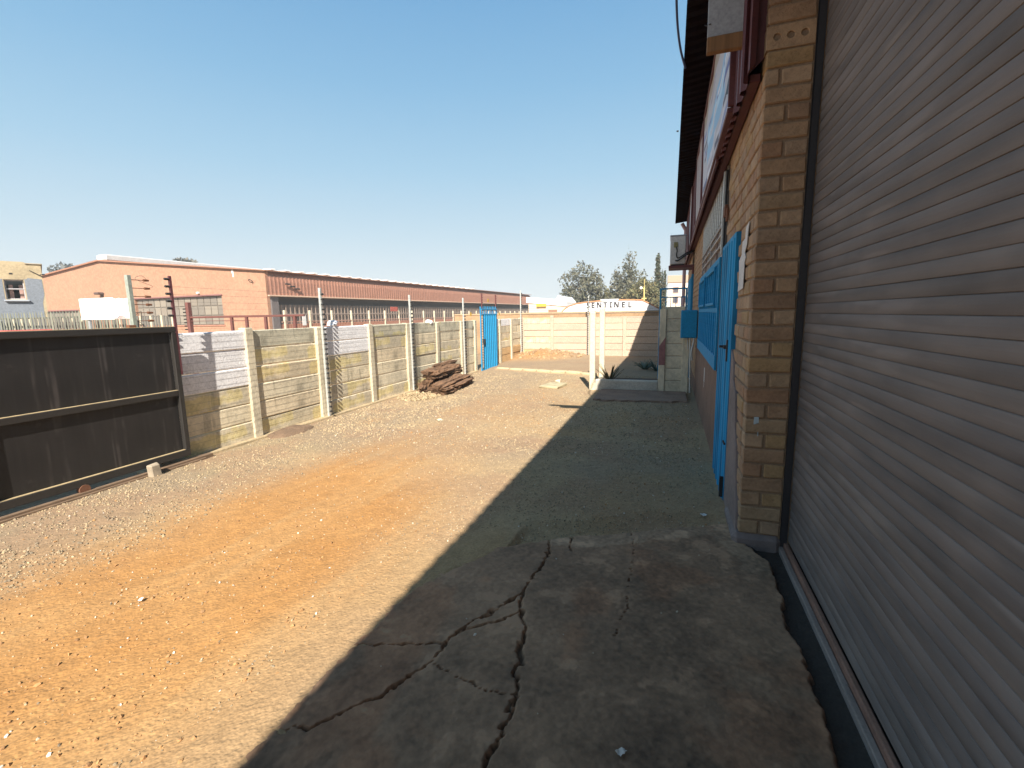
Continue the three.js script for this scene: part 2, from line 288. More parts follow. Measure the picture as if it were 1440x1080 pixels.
// cracked concrete apron: a height field split into the pieces that the cracks leave
{
  const CR = [[.010, [[-.80, -3.02], [-.757, -2.956], [-.719, -2.768], [-.76, -2.418], [-.756, -2.241], [-.665, -2.082], [-.611, -1.839], [-.572, -1.619], [-.556, -1.467], [-.57, -1.318], [-.62, -1.0], [-.66, .2], [-.66, 2]]],
    [.007, [[-.76, -2.36], [-.873, -2.127], [-.958, -1.945], [-.998, -1.825], [-1.02, -1.667], [-1.10, -1.472], [-1.25, -1.28], [-1.58, -1.1]]],
    [.006, [[-1.002, -1.834], [-1.182, -1.767], [-1.60, -1.63]]], [.005, [[-.985, -1.70], [-.826, -1.659], [-.71, -1.626], [-.575, -1.628]]],
    [.005, [[-.735, -2.16], [-.835, -2.029], [-.977, -1.9]]], [.0012, [[-.21, -3.30], [-.191, -3.025], [-.176, -2.56], [-.203, -2.1]]], [.004, [[-.62, -3.09], [-.60, -2.95], [-.585, -2.87]]]];
  const x0 = -1.62, z0 = -3.75, st = .0065, nx = Math.round((.72 - x0) / st), nz = Math.round((1.2 - z0) / st);
  const lab = new Int32Array(nx * nz).fill(-1), hgt = new Float32Array((nx + 1) * (nz + 1)), tone = new Float32Array((nx + 1) * (nz + 1));
  const at = (x, z) => {
    const wx = x + .055 * (fbm(x * 9, z * 9, 4, 201) - .5) + .026 * (fbm(x * 38, z * 38, 2, 202) - .5), wz = z + .055 * (fbm(x * 9, z * 9, 4, 203) - .5) + .026 * (fbm(x * 38, z * 38, 2, 204) - .5); let dep = 0, inCrack = false;
    for (const [w, pl] of CR) for (let i = 0; i + 1 < pl.length; i++) { const ww = .68 * w * (.12 + 1.15 * Math.pow(fbm(x * 11, z * 11, 3, 205), 1.3) + 1.5 * sm(.62, .72, fbm(x * 17, z * 17, 2, 206))); const d = distSeg(wx, wz, pl[i], pl[i + 1]); if (d < ww * 2.2) { dep = Math.max(dep, 1 - sm(ww * .55, ww * 1.7, d)); if (d < Math.max(ww * .6, st * .75) && w > .002) inCrack = true; } }
    return [dep, inCrack, polyDist(x + .05 * (fbm(x * 7, z * 7, 4, 207) - .5) + .03 * (fbm(x * 30, z * 30, 2, 208) - .5), z + .05 * (fbm(x * 7, z * 7, 3, 209) - .5))];
  };
  for (let j = 0; j <= nz; j++) for (let i = 0; i <= nx; i++) {
    const x = x0 + i * st, z = z0 + j * st, [dep, ic, pd] = at(x, z);
    if (i < nx && j < nz) lab[j * nx + i] = pd < -.012 ? -9 : ic ? -2 : -1;
    const strip = sm(-.02, .02, -(z + 3.06 - .42 * (x + .64)) ) * 0;
    hgt[j * (nx + 1) + i] = .014 + .010 * (fbm(x * 2, z * 2, 3, 211) - .5) + .0035 * (fbm(x * 40, z * 40, 2, 213) - .5) - .03 * dep - .05 * (1 - sm(-.012, .012, pd)) + strip;
    tone[j * (nx + 1) + i] = sm(.0, .04, .19 - pd + .05 * (fbm(x * 5, z * 5, 3, 215) - .5)) * sm(-1.0, -.7, x) * sm(-2.9, -3.0, z) ;
  }
  let L = 0; const size = [];
  for (let s = 0; s < nx * nz; s++) if (lab[s] === -1) {
    const st2 = [s]; lab[s] = L; let c = 0;
    while (st2.length) { const k = st2.pop(); c++; const i = k % nx, j = (k - i) / nx; for (const [di, dj] of [[1, 0], [-1, 0], [0, 1], [0, -1]]) { const a = i + di, b = j + dj; if (a >= 0 && b >= 0 && a < nx && b < nz && lab[b * nx + a] === -1) { lab[b * nx + a] = L; st2.push(b * nx + a); } } }
    size[L++] = c;
  }
  for (let it = 0; it < 14; it++) { const cp = lab.slice(); for (let j = 0; j < nz; j++) for (let i = 0; i < nx; i++) { const k = j * nx + i; if (cp[k] === -2 || (cp[k] >= 0 && size[cp[k]] < 500)) for (const [di, dj] of [[1, 0], [-1, 0], [0, 1], [0, -1]]) { const a = i + di, b = j + dj; if (a >= 0 && b >= 0 && a < nx && b < nz) { const l = cp[b * nx + a]; if (l >= 0 && size[l] >= 500) { lab[k] = l; break; } } } } }
  const ap = new THREE.Group(); ap.name = 'concrete_apron'; scene.add(ap); tag(ap, 'cracked concrete apron in front of the roller door', null, null, 'structure');
  const m = new THREE.MeshStandardMaterial({ vertexColors: true, map: conc, bumpMap: rep(bumpFine, 2), bumpScale: .006, roughness: .95 });
  for (let l = 0; l < L; l++) if (size[l] >= 500) {
    const P = [], C = [], UV = [], I = [], id = new Map();
    const vtx = (i, j) => { const k = j * (nx + 1) + i; if (!id.has(k)) { id.set(k, id.size); const x = x0 + i * st, z = z0 + j * st; P.push(x, hgt[k], z); const t = tone[k], dk = hgt[k] < -.004 ? .45 : 1; const w = fbm(x * 1.3, z * 1.3, 3, 219); const c = mix3(mix3([.42, .262, .155], [.31, .192, .118], w), [.50, .335, .21], t); C.push(c[0] * dk * 1.04, c[1] * dk * .97, c[2] * dk * .93); UV.push(x / 2, z / 2); } return id.get(k); };
    for (let j = 0; j < nz; j++) for (let i = 0; i < nx; i++) if (lab[j * nx + i] === l) { const a = vtx(i, j), b = vtx(i, j + 1), c = vtx(i + 1, j), d = vtx(i + 1, j + 1); I.push(a, b, c, c, b, d); }
    const g = new THREE.BufferGeometry(); g.setAttribute('position', new THREE.Float32BufferAttribute(P, 3)); g.setAttribute('color', new THREE.Float32BufferAttribute(C, 3)); g.setAttribute('uv', new THREE.Float32BufferAttribute(UV, 2)); g.setIndex(I); g.computeVertexNormals();
    add('slab_piece', g, m, ap);
  }
}

// ---------------------------------------------------------------- the workshop on the right
const shop = thing('workshop', 'brick workshop with grey roller door, maroon cladding and blue steel door', 'building');
const FX = .49, EAVE = [.053, 4.33], Z_END = -16, Z_BACK = 9;
{
  // walls (mortar face 12 mm behind the brick face)
  const mx = FX + .012;
  const w = [lim(mx, .9, -.1, 4.45, -3.362, -4.10, .002), lim(mx, .72, 2.24, 4.45, -4.10, -5.20, .002), lim(mx, .72, 3.0, 4.45, -5.20, -8.75, .002),
    lim(mx, .72, -.1, 4.45, -8.75, Z_END, .002), lim(mx, .72, -.1, .96, -5.20, -8.75, .002), lim(mx + .05, .72, -.1, 2.24, -4.10, -5.20, .002), lim(mx, .72, .96, 3.0, -5.14, -5.2, .002)];
  const wall = add('brick_wall', mg(w), M.mortar, shop);
  add('outer_shell', mg([lim(6.4, 6.6, -.1, 5.1, Z_END, Z_BACK, .01), lim(.72, 6.4, -.1, 4.42, Z_END, Z_END + .2, .01), lim(.8, 6.4, -.1, 4.42, Z_BACK - .2, Z_BACK, .01), lim(.83, 1.0, 3.9, 4.45, -3.36, Z_BACK - .2, .01), lim(.78, 1.0, -.1, 3.9, 5.4, Z_BACK - .2, .01)]), M.plaster, shop);
  // bricks: shared variants
  const vars = (l, h, d) => Array.from({ length: 4 }, () => uvm(cbox(l, h, d, .007, .0055), [rnd() * 3, rnd() * 3]));
  const CH = .1015, BH = .088, Y0 = .078;
  const fFull = vars(.25, BH, .11), fHalf = vars(.117, BH, .11), sFull = vars(.11, BH, .25), sHalf = vars(.11, BH, .117), fL = vars(.078, BH, .11), fR = vars(.158, BH, .11);
  const pick = (a) => a[Math.floor(rnd() * a.length)];
  const laid = (g, x, y, z) => add('brick', g, pick(M.brick), wall, [x, y, z], [0, 0, rr(-.009, .009)]);
  const courses = []; for (let n = -1; n < 30; n++) courses.push([n, Y0 + n * CH]); for (let n = 31; n < 41; n++) courses.push([n, 3.262 + (n - 31) * CH]);
  for (const [n, y] of courses) {
    const yc = y + BH / 2 + .006, zc = -3.35 - .055 + rr(-.002, .002);
    if (n % 2) laid(pick(fFull), .6175, yc, zc); else if (n === 28) { laid(pick(fL), .531, yc, zc); laid(pick(fR), .664, yc, zc); } else { laid(pick(fHalf), .551, yc, zc); laid(pick(fHalf), .684, yc, zc); }
    // street face, running bond
    if (y > 3.02) continue;
    let z = n % 2 ? -3.362 - .117 : -3.462 ; z = n % 2 ? -3.46 : -3.476; 
    for (let k = 0; z > -5.2; k++) {
      const half = (n % 2 && k === 0), len = half ? .117 : .25, zE = z - len, door = y < 2.2 && zE < -4.11;
      if (door) { if (z > -4.2) { const l = z - 4.105 * -1; } break; }
      if (zE < -5.16) break;
      laid(half ? pick(sHalf) : pick(sFull), FX + .055 + rr(-.002, .002), yc, z - len / 2); z = zE - .015;
    }
  }
  // brick laid on edge, its three holes showing
  const sh = new THREE.Shape(); sh.moveTo(-.125, -.062); sh.lineTo(.125, -.062); sh.lineTo(.125, .062); sh.lineTo(-.125, .062); sh.closePath();
  for (const hx of [-.072, 0, .072]) { const h = new THREE.Path(); h.absarc(hx, .002, .022, 0, Math.PI * 2, true); sh.holes.push(h); }
  const hb = add('brick', uvm(new THREE.ExtrudeGeometry(sh, { depth: .085, bevelEnabled: true, bevelSize: .003, bevelThickness: .003, bevelSegments: 1, curveSegments: 14 })), M.brick[2], wall, [.6175, 3.188, -3.44]);
  hb.userData.label = 'brick on edge with three round holes';
  add('brick', lim(.515, .733, 3.13, 3.25, -3.437, -3.50, .002), M.brick[3], wall);
  // bricks farther along the street face: too narrow in view to tell apart
  const far = []; for (let n = 0; n < 30; n++) { const y = Y0 + n * CH; if (y > 3.0) break; for (let z = -8.78 - (n % 2) * .13; z > Z_END + .3; z -= .265) far.push(cbox(.11, BH, .25, .005).translate(FX + .055 + rr(-.002, .002), y + .05, z - .125)); }
  tag(add('brickwork', uvm(mg(far)), M.brick[0], wall), null, null, null, 'stuff');
  // plaster
  add('plaster_skirt', mg([lim(FX - .007, FX + .02, -.1, .955, -5.13, -9.6, .003), lim(FX - .006, FX + .02, -.1, .28, -9.6, Z_END, .003)]), M.plaster, shop);
  {
    const s = new THREE.Shape(); s.moveTo(-3.39, -.1); s.lineTo(-4.12, -.1); s.lineTo(-4.12, 1.28); s.lineTo(-4.0, 1.22); s.lineTo(-3.93, 1.05); s.lineTo(-3.78, .98); s.lineTo(-3.70, .74); s.lineTo(-3.60, .62); s.lineTo(-3.52, .34); s.lineTo(-3.42, .2); s.closePath();
    const g = new THREE.ExtrudeGeometry(s, { depth: .02, bevelEnabled: true, bevelSize: .006, bevelThickness: .005, bevelSegments: 2 }); g.rotateY(-Math.PI / 2); 
    add('plaster_patch', uvm(g.scale(1, 1, 1)), M.plasterGrey, shop, [FX + .012, 0, 0]);
  }
  add('paint_mark', mg([lim(.545, .575, .845, .90, -3.3485, -3.3475, .0004), lim(.56, .585, .825, .86, -3.3485, -3.3475, .0004), lim(.571, .577, .77, .83, -3.3485, -3.3475, .0004)]), mat([.40, .46, .48]), shop);
  add('paint_mark', mg([lim(FX - .0085, FX - .0075, .60, .80, -7.0, -7.12, .0004), lim(FX - .0085, FX - .0075, .52, .62, -7.04, -7.08, .0004)]), mat([.55, .52, .50]), shop);
  add('pier_foot', lim(FX - .03, .752, -.1, .07, -3.325, -3.9, .03, .02), M.plasterGrey, shop);
  // roof sheet and rafters
  const rs = Math.tan(7 * Math.PI / 180);
  add('roof', ribSheet(Z_END, Z_BACK, 0, 6.75, .17, .035, (u, v, h) => [EAVE[0] + v, EAVE[1] + v * rs + h, u]), M.roof, shop);
  // maroon cladding over the windows
  add('cladding', ribSheet(Z_END + .05, -3.44, 3.0, 4.38, .17, .028, (u, v, h) => [.412 - h, v, u]), M.maroon, shop);
  add('cladding_rail', mg([lim(.425, FX, 3.02, 3.07, Z_END + .05, -3.5, .004), lim(.425, FX, 3.7, 3.75, Z_END + .05, -3.5, .004), lim(.36, .385, 2.985, 3.035, -5.0, Z_END + .05, .003)]), M.maroon, shop);
  {
    const s = new THREE.Shape(); s.moveTo(.405, 0); s.lineTo(.497, 0); s.lineTo(.497, -.012); s.lineTo(.425, -.012); s.lineTo(.44, -.07); s.lineTo(.405, -.09); s.closePath();
    const g = new THREE.ExtrudeGeometry(s, { depth: 1.3, bevelEnabled: false }); g.rotateX(-Math.PI / 2); 
    const p = g.attributes.position; for (let i = 0; i < p.count; i++) if (p.getY(i) < .01) p.setY(i, (p.getX(i) - .405) * .9); 
    g.computeVertexNormals(); add('corner_flashing', uvm(g), M.maroon, shop, [0, 3.04, -3.44]);
  }
  const bd = add('end_board', lim(.172, .437, 3.38, 4.3, -3.60, -3.62, .003), M.board, shop);
  add('batten', lim(.172, .440, 3.283, 3.378, -3.59, -3.635, .004), M.wood, shop);
  add('tie_wire', mg([3.44, 3.60, 3.75].map(y => tube([[.168, y, -3.585], [.155, y + .012, -3.59], [.165, y + .02, -3.61], [.19, y + .014, -3.59]], .003, 10, 4))), M.black, shop);
  // roller door: slats, guide, threshold
  const rd = new THREE.Group(); rd.name = 'roller_door'; shop.add(rd);
  const pr = [[.003, 0], [-.0008, .0020], [-.0030, .010], [-.0045, .020], [-.0051, .030], [-.0045, .040], [-.0030, .049], [-.0008, .0560], [.003, .0588]];
  const slatG = Array.from({ length: 8 }, (_, q) => {       // each variant a little bent and dented along its length
    const P = [], U = [], za = -3.47, zb = 5.4, S = 56; const at = (a, i) => { const t = Math.pow(i / S, 1.35), z = mix(za, zb, t), d = .0012 * (vn(z * 1.1, q * 5.3, 241) - .5) + .0006 * (vn(z * 4, a[1] * 30 + q * 9, 243) - .5); return [a[0] + d * sm(0, .1, t), a[1] + .0008 * (vn(z * 1.7, q * 3.1, 245) - .5) * sm(0, .1, t), z]; };
    for (let i = 0; i < S; i++) for (let k = 0; k + 1 < pr.length; k++) { const A = at(pr[k], i), B = at(pr[k + 1], i), C = at(pr[k + 1], i + 1), D = at(pr[k], i + 1); for (const v of [A, D, C, A, C, B]) { P.push(...v); U.push(v[2] + q * .37, v[1] + q * .61); } }
    const g = new THREE.BufferGeometry(); g.setAttribute('position', new THREE.Float32BufferAttribute(P, 3)); g.setAttribute('uv', new THREE.Float32BufferAttribute(U, 2)); g.computeVertexNormals(); return g;
  });
  for (let k = 0; k < 66; k++) add('slat', slatG[(k * 5 + (k >> 3)) % 8], M.slat[(k * 7 + (k >> 2)) % 4], rd, [.803 + rr(-.0007, .0007), .045 + k * .0588, 0]);
  add('door_backing', lim(.83, .84, 0, 3.95, -3.47, 5.4, .001), M.dark, rd);
  add('guide_channel', mg([lim(.748, .756, -.03, 3.95, -3.352, -3.46, .002), lim(.748, .788, -.03, 3.95, -3.352, -3.357, .002), lim(.786, .792, -.03, 3.95, -3.352, -3.42, .002), lim(.768, .79, -.03, 3.95, -3.42, -3.47, .002)]), M.guide, rd);
  add('slat_end', mg(Array.from({ length: 66 }, (_, k) => lim(.790, .808, .06 + k * .0588, .085 + k * .0588, -3.40, -3.48, .004))), M.guide, rd).userData.kind = 'stuff';
  add('threshold', lim(.742, .770, -.03, .012, -3.36, 5.4, .004), mat([.29, .225, .19], { map: rep(blotch, 2), roughness: .85 }), rd);
  add('bottom_rail', lim(.772, .80, -.02, .042, -3.47, 5.4, .006), mat([.27, .14, .095], { map: rep(blotch, 2.3), roughness: .85 }), rd);
  // blue steel door with folded ribs
  const dr = add('steel_door', mg([ribSheet(-5.10, -4.16, .0, 2.17, .156, .02, (u, v, h) => [FX - .012 - h, v, u]), lim(FX - .02, FX + .02, -.02, 2.21, -4.125, -4.165, .003), lim(FX - .02, FX + .02, -.02, 2.21, -5.09, -5.135, .003), lim(FX - .021, FX + .02, 2.165, 2.213, -4.165, -5.09, .003)]), M.blueDoor, shop);
  add('handle', mg([lim(FX - .06, FX - .03, 1.28, 1.31, -4.24, -4.34, .004), lim(FX - .045, FX - .03, 1.18, 1.36, -4.19, -4.21, .003), rod([FX - .05, 1.30, -4.28], [FX - .09, 1.30, -4.28], .012)]), M.black, dr);
  add('bolt', mg([rod([FX - .04, .52, -4.12], [FX - .04, .52, -4.02], .008), lim(FX - .05, FX - .02, .02, .2, -4.14, -4.16, .003)]), M.dark, dr);
  // window: upper glazing with bars, blue guard below
  const win = new THREE.Group(); win.name = 'window'; shop.add(win);
  const dustyGlass = mat([.15, .125, .115], { roughness: .7, map: rep(blotch, 2) });
  const wx = FX - .004, fr = [lim(wx, wx + .04, 2.93, 2.985, -5.22, -8.74, .003), lim(wx, wx + .04, .98, 3.0, -5.20, -5.27, .003), lim(wx, wx + .04, .98, 3.0, -8.70, -8.75, .003), lim(wx, wx + .04, 2.49, 2.53, -5.27, -8.70, .003), lim(wx, wx + .04, 2.14, 2.18, -5.27, -8.7, .003), lim(wx - .001, wx + .04, 2.18, 2.93, -6.95, -7.0, .003)];
  add('frame', mg(fr), mat([.30, .27, .25], { roughness: .6, map: grain }), win);
  for (let k = 0; k < 13; k++) { const z = -5.5 - k * .25; add('bar', lim(wx - .008, wx + .012, 2.53, 2.93, z, z - .045, .003), M.steelWhite, win); }
  for (const z of [-5.27, -7.0]) for (const y of [2.27, 2.38]) add('glazing_bar', lim(wx - .012, wx + .03, y, y + .02, z - .05, z - 1.6, .003), mat([.40, .36, .34], { roughness: .7 }), win);
  for (const z of [-6.1, -7.9]) add('glazing_bar', lim(wx, wx + .03, 2.18, 2.49, z, z - .025, .003), mat([.22, .15, .13], { roughness: .7 }), win);
  for (const [a, b] of [[-5.27, -6.95], [-7.0, -8.7]]) for (const [c, d] of [[2.18, 2.49], [2.53, 2.93]]) add('pane', lim(wx + .018, wx + .022, c, d, a, b, .0005), dustyGlass, win);
  add('frame_edge', lim(wx - .03, wx, 2.16, 2.95, -5.215, -5.245, .003), M.steelWhite, win);
  const gd = new THREE.Group(); gd.name = 'window_guard'; shop.add(gd);
  const gx = .462;
  add('guard_frame', mg([lim(gx, gx + .04, 2.09, 2.15, -5.36, -8.73, .004), lim(gx - .004, gx + .04, .965, 1.12, -5.36, -8.73, .004), lim(gx, gx + .04, 1.12, 2.09, -5.36, -5.43, .004), lim(gx, gx + .04, 1.12, 2.09, -8.67, -8.73, .004), lim(gx, gx + .04, 1.58, 1.63, -5.43, -8.67, .004), lim(gx, gx + .04, 1.63, 2.09, -7.0, -7.08, .004)]), M.blue, gd);
  add('backing_sheet', lim(gx + .018, gx + .024, 1.0, 2.12, -5.38, -8.70, .001), M.blue, gd);
  for (let k = 0; k < 11; k++) { const z = -5.52 - k * .291; add('bar', lim(gx - .004, gx + .019, 1.12, 1.58, z, z - .045, .003), M.blue, gd); }
  for (let k = 0; k < 11; k++) { const z = -5.52 - k * .291; add('bar', lim(gx - .004, gx + .019, 1.63, 2.09, z, z - .045, .003), M.blue, gd); }
  for (const [a, b] of [[-5.62, -6.85], [-7.25, -8.5]]) add('hopper_frame', mg([lim(gx - .024, gx - .005, 1.66, 1.69, a, b, .003), lim(gx - .024, gx - .005, 2.04, 2.07, a, b, .003), lim(gx - .024, gx - .005, 1.69, 2.04, a, a - .03, .003), lim(gx - .024, gx - .005, 1.69, 2.04, b + .03, b, .003)]), M.blue, gd);
  add('black_cable', tube([[FX - .01, 2.95, -5.18], [FX - .014, 2.3, -5.17], [FX - .012, 1.6, -5.19], [FX - .016, .98, -5.18]], .010, 24, 5), M.black, shop);
  add('hinge_plate', mg([lim(FX - .03, FX, 2.50, 2.60, -5.02, -5.16, .004), lim(FX - .02, FX, 2.44, 2.56, -4.96, -5.03, .004)]), M.rust, shop);
  // second blue door and pipes farther along
  add('rear_door', mg([ribSheet(-14.2, -11.95, .05, 2.42, .19, .02, (u, v, h) => [FX - .03 - h, v, u]), lim(FX - .05, FX, 0, 2.46, -11.9, -11.96, .004)]), M.blueDoor, shop);
  add('downpipe', mg([rod([.37, -.05, -15.9], [.37, 4.1, -15.9], .055, 10), rod([.37, 4.1, -15.9], [.25, 4.3, -15.9], .055, 10)]), mat([.42, .30, .33], { roughness: .6 }), shop);
  add('eave_fixing', rod([.03, 4.36, -8.1], [.0, 4.36, -8.1], .012), M.dark, shop);
  // stay that holds the service cable off the eave; its shadow lies on the yard
  add('cable_stay', mg([lim(-.49, .3, 4.36, 4.45, -2.86, -2.90, .006), lim(-.30, .3, 4.24, 4.36, -2.86, -2.90, .006)]), M.maroon, shop);
}
tag(add('service_cable', tube([[.12, 4.34, -3.9], [.02, 4.41, -4.1], [-.035, 4.42, -4.6], [-.03, 4.36, -5.1], [.01, 4.32, -5.6], [.07, 4.30, -6.0]], .012, 40, 6), mat([.01, .03, .11], { roughness: .5 })), 'dark blue cable looping from the maroon roof edge', 'cable');
{ // printed banners on the cladding
  const cv = document.createElement('canvas'); cv.width = 1024; cv.height = 320; const c = cv.getContext('2d');
  c.fillStyle = '#b9b6bd'; c.fillRect(0, 0, 1024, 320);
  const rct = (col, x, y, w, h) => { c.fillStyle = col; c.fillRect(x, y, w, h); };
  rct('#a79c92', 0, 0, 1024, 46); rct('#8fb6d6', 260, 120, 620, 120); rct('#b7d2e6', 300, 150, 560, 40);
  for (let k = 0; k < 34; k++) { const x = 1024 * hsh(k, 3, 8), w = 40 + 240 * hsh(k, 4, 8), y = 60 + 230 * hsh(k, 5, 8), h = 4 + 14 * hsh(k, 6, 8); rct(['#5f6296', '#c9c6cf', '#d9d8de', '#7c86b4', '#a59aa8', '#5a5360'][k % 6], x, y, w, h); }
  c.fillStyle = '#20222a'; c.beginPath(); c.moveTo(900, 250); c.lineTo(955, 232); c.lineTo(955, 268); c.fill(); rct('#20222a', 955, 246, 40, 8);
  const t = new THREE.CanvasTexture(cv); t.colorSpace = THREE.SRGBColorSpace;
  const banner = (label, z0, z1, m) => {
    const o = thing('banner', label, 'sign', [.365, 3.06, z0]); const L = z0 - z1, Hh = 1.12;
    const g = new THREE.PlaneGeometry(L, Hh, 24, 6), p = g.attributes.position; for (let i = 0; i < p.count; i++) p.setZ(i, .006 * Math.sin(p.getX(i) * 7 + p.getY(i) * 3) + .01 * (vn(p.getX(i) * 3, p.getY(i) * 3, 231) - .5)); g.computeVertexNormals();
    add('print_sheet', g, m, o, [0, Hh / 2, -L / 2], [0, -Math.PI / 2, 0]);
    add('frame', mg([lim(-.02, .03, -.035, 0, 0, -L, .004), lim(-.02, .03, Hh, Hh + .035, 0, -L, .004), lim(-.02, .03, 0, Hh, .04, 0, .004), lim(-.02, .03, 0, Hh, -L, -L - .04, .004)]), M.maroon, o);
  };
  banner('white and blue printed banner above the barred window', -3.95, -7.28, new THREE.MeshStandardMaterial({ map: t, roughness: .6 }));
  banner('plain pale pink banner beyond the white and blue one', -7.40, -9.1, mat([.42, .36, .36], { map: rep(grain, 1), roughness: .7 }));
  banner('narrow white panel on maroon cladding beside the air conditioner', -11.0, -12.1, mat([.55, .55, .56], { map: rep(grain, 1), roughness: .7 }));
}
{ // torn notice
  const s = new THREE.Shape(); [[-3.57, 2.19], [-3.70, 2.17], [-3.72, 2.10], [-3.84, 2.09], [-3.85, 2.0], [-3.97, 1.97], [-3.93, 1.86], [-3.96, 1.74], [-3.70, 1.755], [-3.69, 1.93], [-3.645, 1.96], [-3.70, 2.0], [-3.63, 2.04], [-3.61, 2.10]].forEach((p, i) => i ? s.lineTo(p[0], p[1]) : s.moveTo(p[0], p[1])); s.closePath();
  const g = new THREE.ExtrudeGeometry(s, { depth: .004, bevelEnabled: false }); g.rotateY(-Math.PI / 2);
  tag(add('torn_notice', uvm(g), M.paper, scene, [FX - .006, 0, 0]), 'torn white paper notice pasted on bricks beside the blue door', 'notice');
}
{ // air conditioner on its shelf
  const o = thing('air_conditioner', 'white air conditioner unit on a maroon shelf high on the workshop', 'air conditioner', [.12, 2.70, -12]);
  const body = add('casing', uvm(cbox(.35, .66, .8, .02).translate(0, .34, -.4)), mat([.62, .60, .58], { roughness: .5, map: grain }), o);
  add('valve_cover', uvm(cbox(.09, .12, .03, .008).translate(-.05, .46, .015)), mat([.22, .19, .08], { roughness: .6 }), body);
  add('top_cover', uvm(cbox(.37, .03, .82, .01).translate(0, .675, -.4)), mat([.30, .32, .36], { roughness: .5 }), o);
  add('pipe', mg([tube([[-.04, .42, .02], [-.02, .32, .05], [-.03, .22, .04], [0, .15, .05], [.2, .26, .05], [.37, .34, .03]], .014, 24, 6), tube([[-.05, .1, .02], [0, .09, .06], [.2, .22, .06], [.37, .30, .05]], .016, 20, 6)]), M.black, o);
  add('foot', uvm(cbox(.3, .03, .7, .006).translate(0, -.0, -.4)), M.dark, o);
  add('shelf', mg([lim(-.2, .37, -.07, -.018, .08, -.85, .006), lim(.33, .37, -.3, -.07, .06, 0, .004)]), M.maroon, o);
}
{ // electric box and its conduits
  const o = thing('meter_box', 'blue metal meter box sticking out beside the blue window guard', 'meter box', [.335, 1.1, -9.3]);
  const b = add('box', uvm(cbox(.285, .52, .22, .008).translate(0, .26, -.1)), M.blue, o);
  add('lid', uvm(cbox(.27, .49, .014, .005).translate(0, .26, .017)), M.blue, b);
  add('conduit', mg([rod([.03, 0, -.08], [.06, -1.05, -.08], .016, 8)]), M.steelWhite, o);
  add('grey_conduit', mg([tube([[.10, 0, -.05], [.085, -.12, -.04], [.06, -.25, -.03], [.07, -.42, -.03]], .018, 14, 7), rod([-.02, 0, -.1], [.0, -.22, -.1], .012, 6)]), M.galv, o);
}
{ // railing beyond the short wall
  const o = thing('blue_railing', 'dark blue steel railing rising behind the short concrete wall', 'railing', [0, 0, -11]);
  for (const x of [-.22, .32]) add('post', lim(x - .02, x + .02, 0, 2.11, -.02, .02, .004), M.blue, o);
  add('rail', lim(-.2, .3, 2.08, 2.115, -.018, .018, .004), M.blue, o); add('rail', lim(-.2, .3, 1.90, 1.925, -.012, .012, .003), M.blue, o); add('rail', lim(-.2, .3, .9, .925, -.012, .012, .003), M.blue, o);
  for (let k = 1; k < 5; k++) add('bar', rod([-.22 + k * .108, .9, 0], [-.22 + k * .108, 1.9, 0], .008), M.blue, o);
}

// ---------------------------------------------------------------- precast walls
const PH = .243;
const panelG = new Map();
function panelGeo(len, v) {
  const key = len.toFixed(3) + v; if (panelG.has(key)) return panelG.get(key);
  const g = uvm(cbox(.045, PH - .008, len, .012, .006), [rnd() * 5, rnd() * 5]); panelG.set(key, g); return g;
}
const postG = [0, 1, 2].map(() => uvm(cbox(.12, 1, .125, .008, .006), [rnd() * 3, rnd() * 3]));
// posts: list of [along, height]; the wall runs along local -z; front is local +x
function precast(o, posts, rows, opts = {}) {
  posts.forEach(([s, h], i) => { const g = postG[i % 3]; const m = add('post', g, opts.postMat ? opts.postMat(i) : M.post, o, [-.022, h / 2 - .1, -s], [rr(-.006, .006), 0, rr(-.008, .008)]); m.scale.set(1, h + .2, 1); });
  for (let i = 0; i + 1 < posts.length; i++) {
    if (opts.skip && opts.skip.includes(i)) continue;
    const len = posts[i + 1][0] - posts[i][0] - .06, c = (posts[i][0] + posts[i + 1][0]) / 2, n = opts.rowsAt ? opts.rowsAt(i) : rows;
    for (let r = 0; r < n; r++) add('panel', panelGeo(+len.toFixed(2), Math.floor(rnd() * 3)), opts.m(i, n - 1 - r), o, [-.022 + rr(-.014, .010), -.005 + PH * (r + .5), -c], [rr(-.004, .004), 0, rr(-.014, .014)]);
  }
}
const pm = () => M.panel[Math.floor(rnd() * M.panel.length)];
{
  const o = thing('boundary_wall', 'long precast concrete panel wall along the left of the yard', 'wall', [-5.30, 0, 0]);
  precast(o, [[3.37, 1.47], [4.70, 1.485], [6.0, 1.46], [7.35, 1.47], [8.65, 1.455], [9.98, 1.44], [11.36, 1.445], [12.28, 1.45]], 6, { m: (i, k) => i === 0 && k < 3 ? M.white : i === 2 && k < 2 ? M.white : k === 0 ? M.panelMoss : pm() });
  precast(o, [[13.68, 1.46], [14.32, 1.45], [15.5, 1.44], [16.62, 1.46]], 6, { m: (i, k) => (i === 0 && k === 0) || (i === 1 && k === 0) ? M.white : k > 3 ? M.panelSoil : pm() });
  // footing strip
  add('footing', lim(-.06, .10, -.2, .012, -3.2, -12.3, .01, .01), mat([.46, .35, .21], { map: rep(blotch, 1), roughness: 1, bumpMap: rep(bumpFine, 3), bumpScale: .008 }), o);
  add('dark_stencil', lim(.0065, .009, 1.32, 1.40, -11.52, -11.64, .0005), M.dark, o);
}
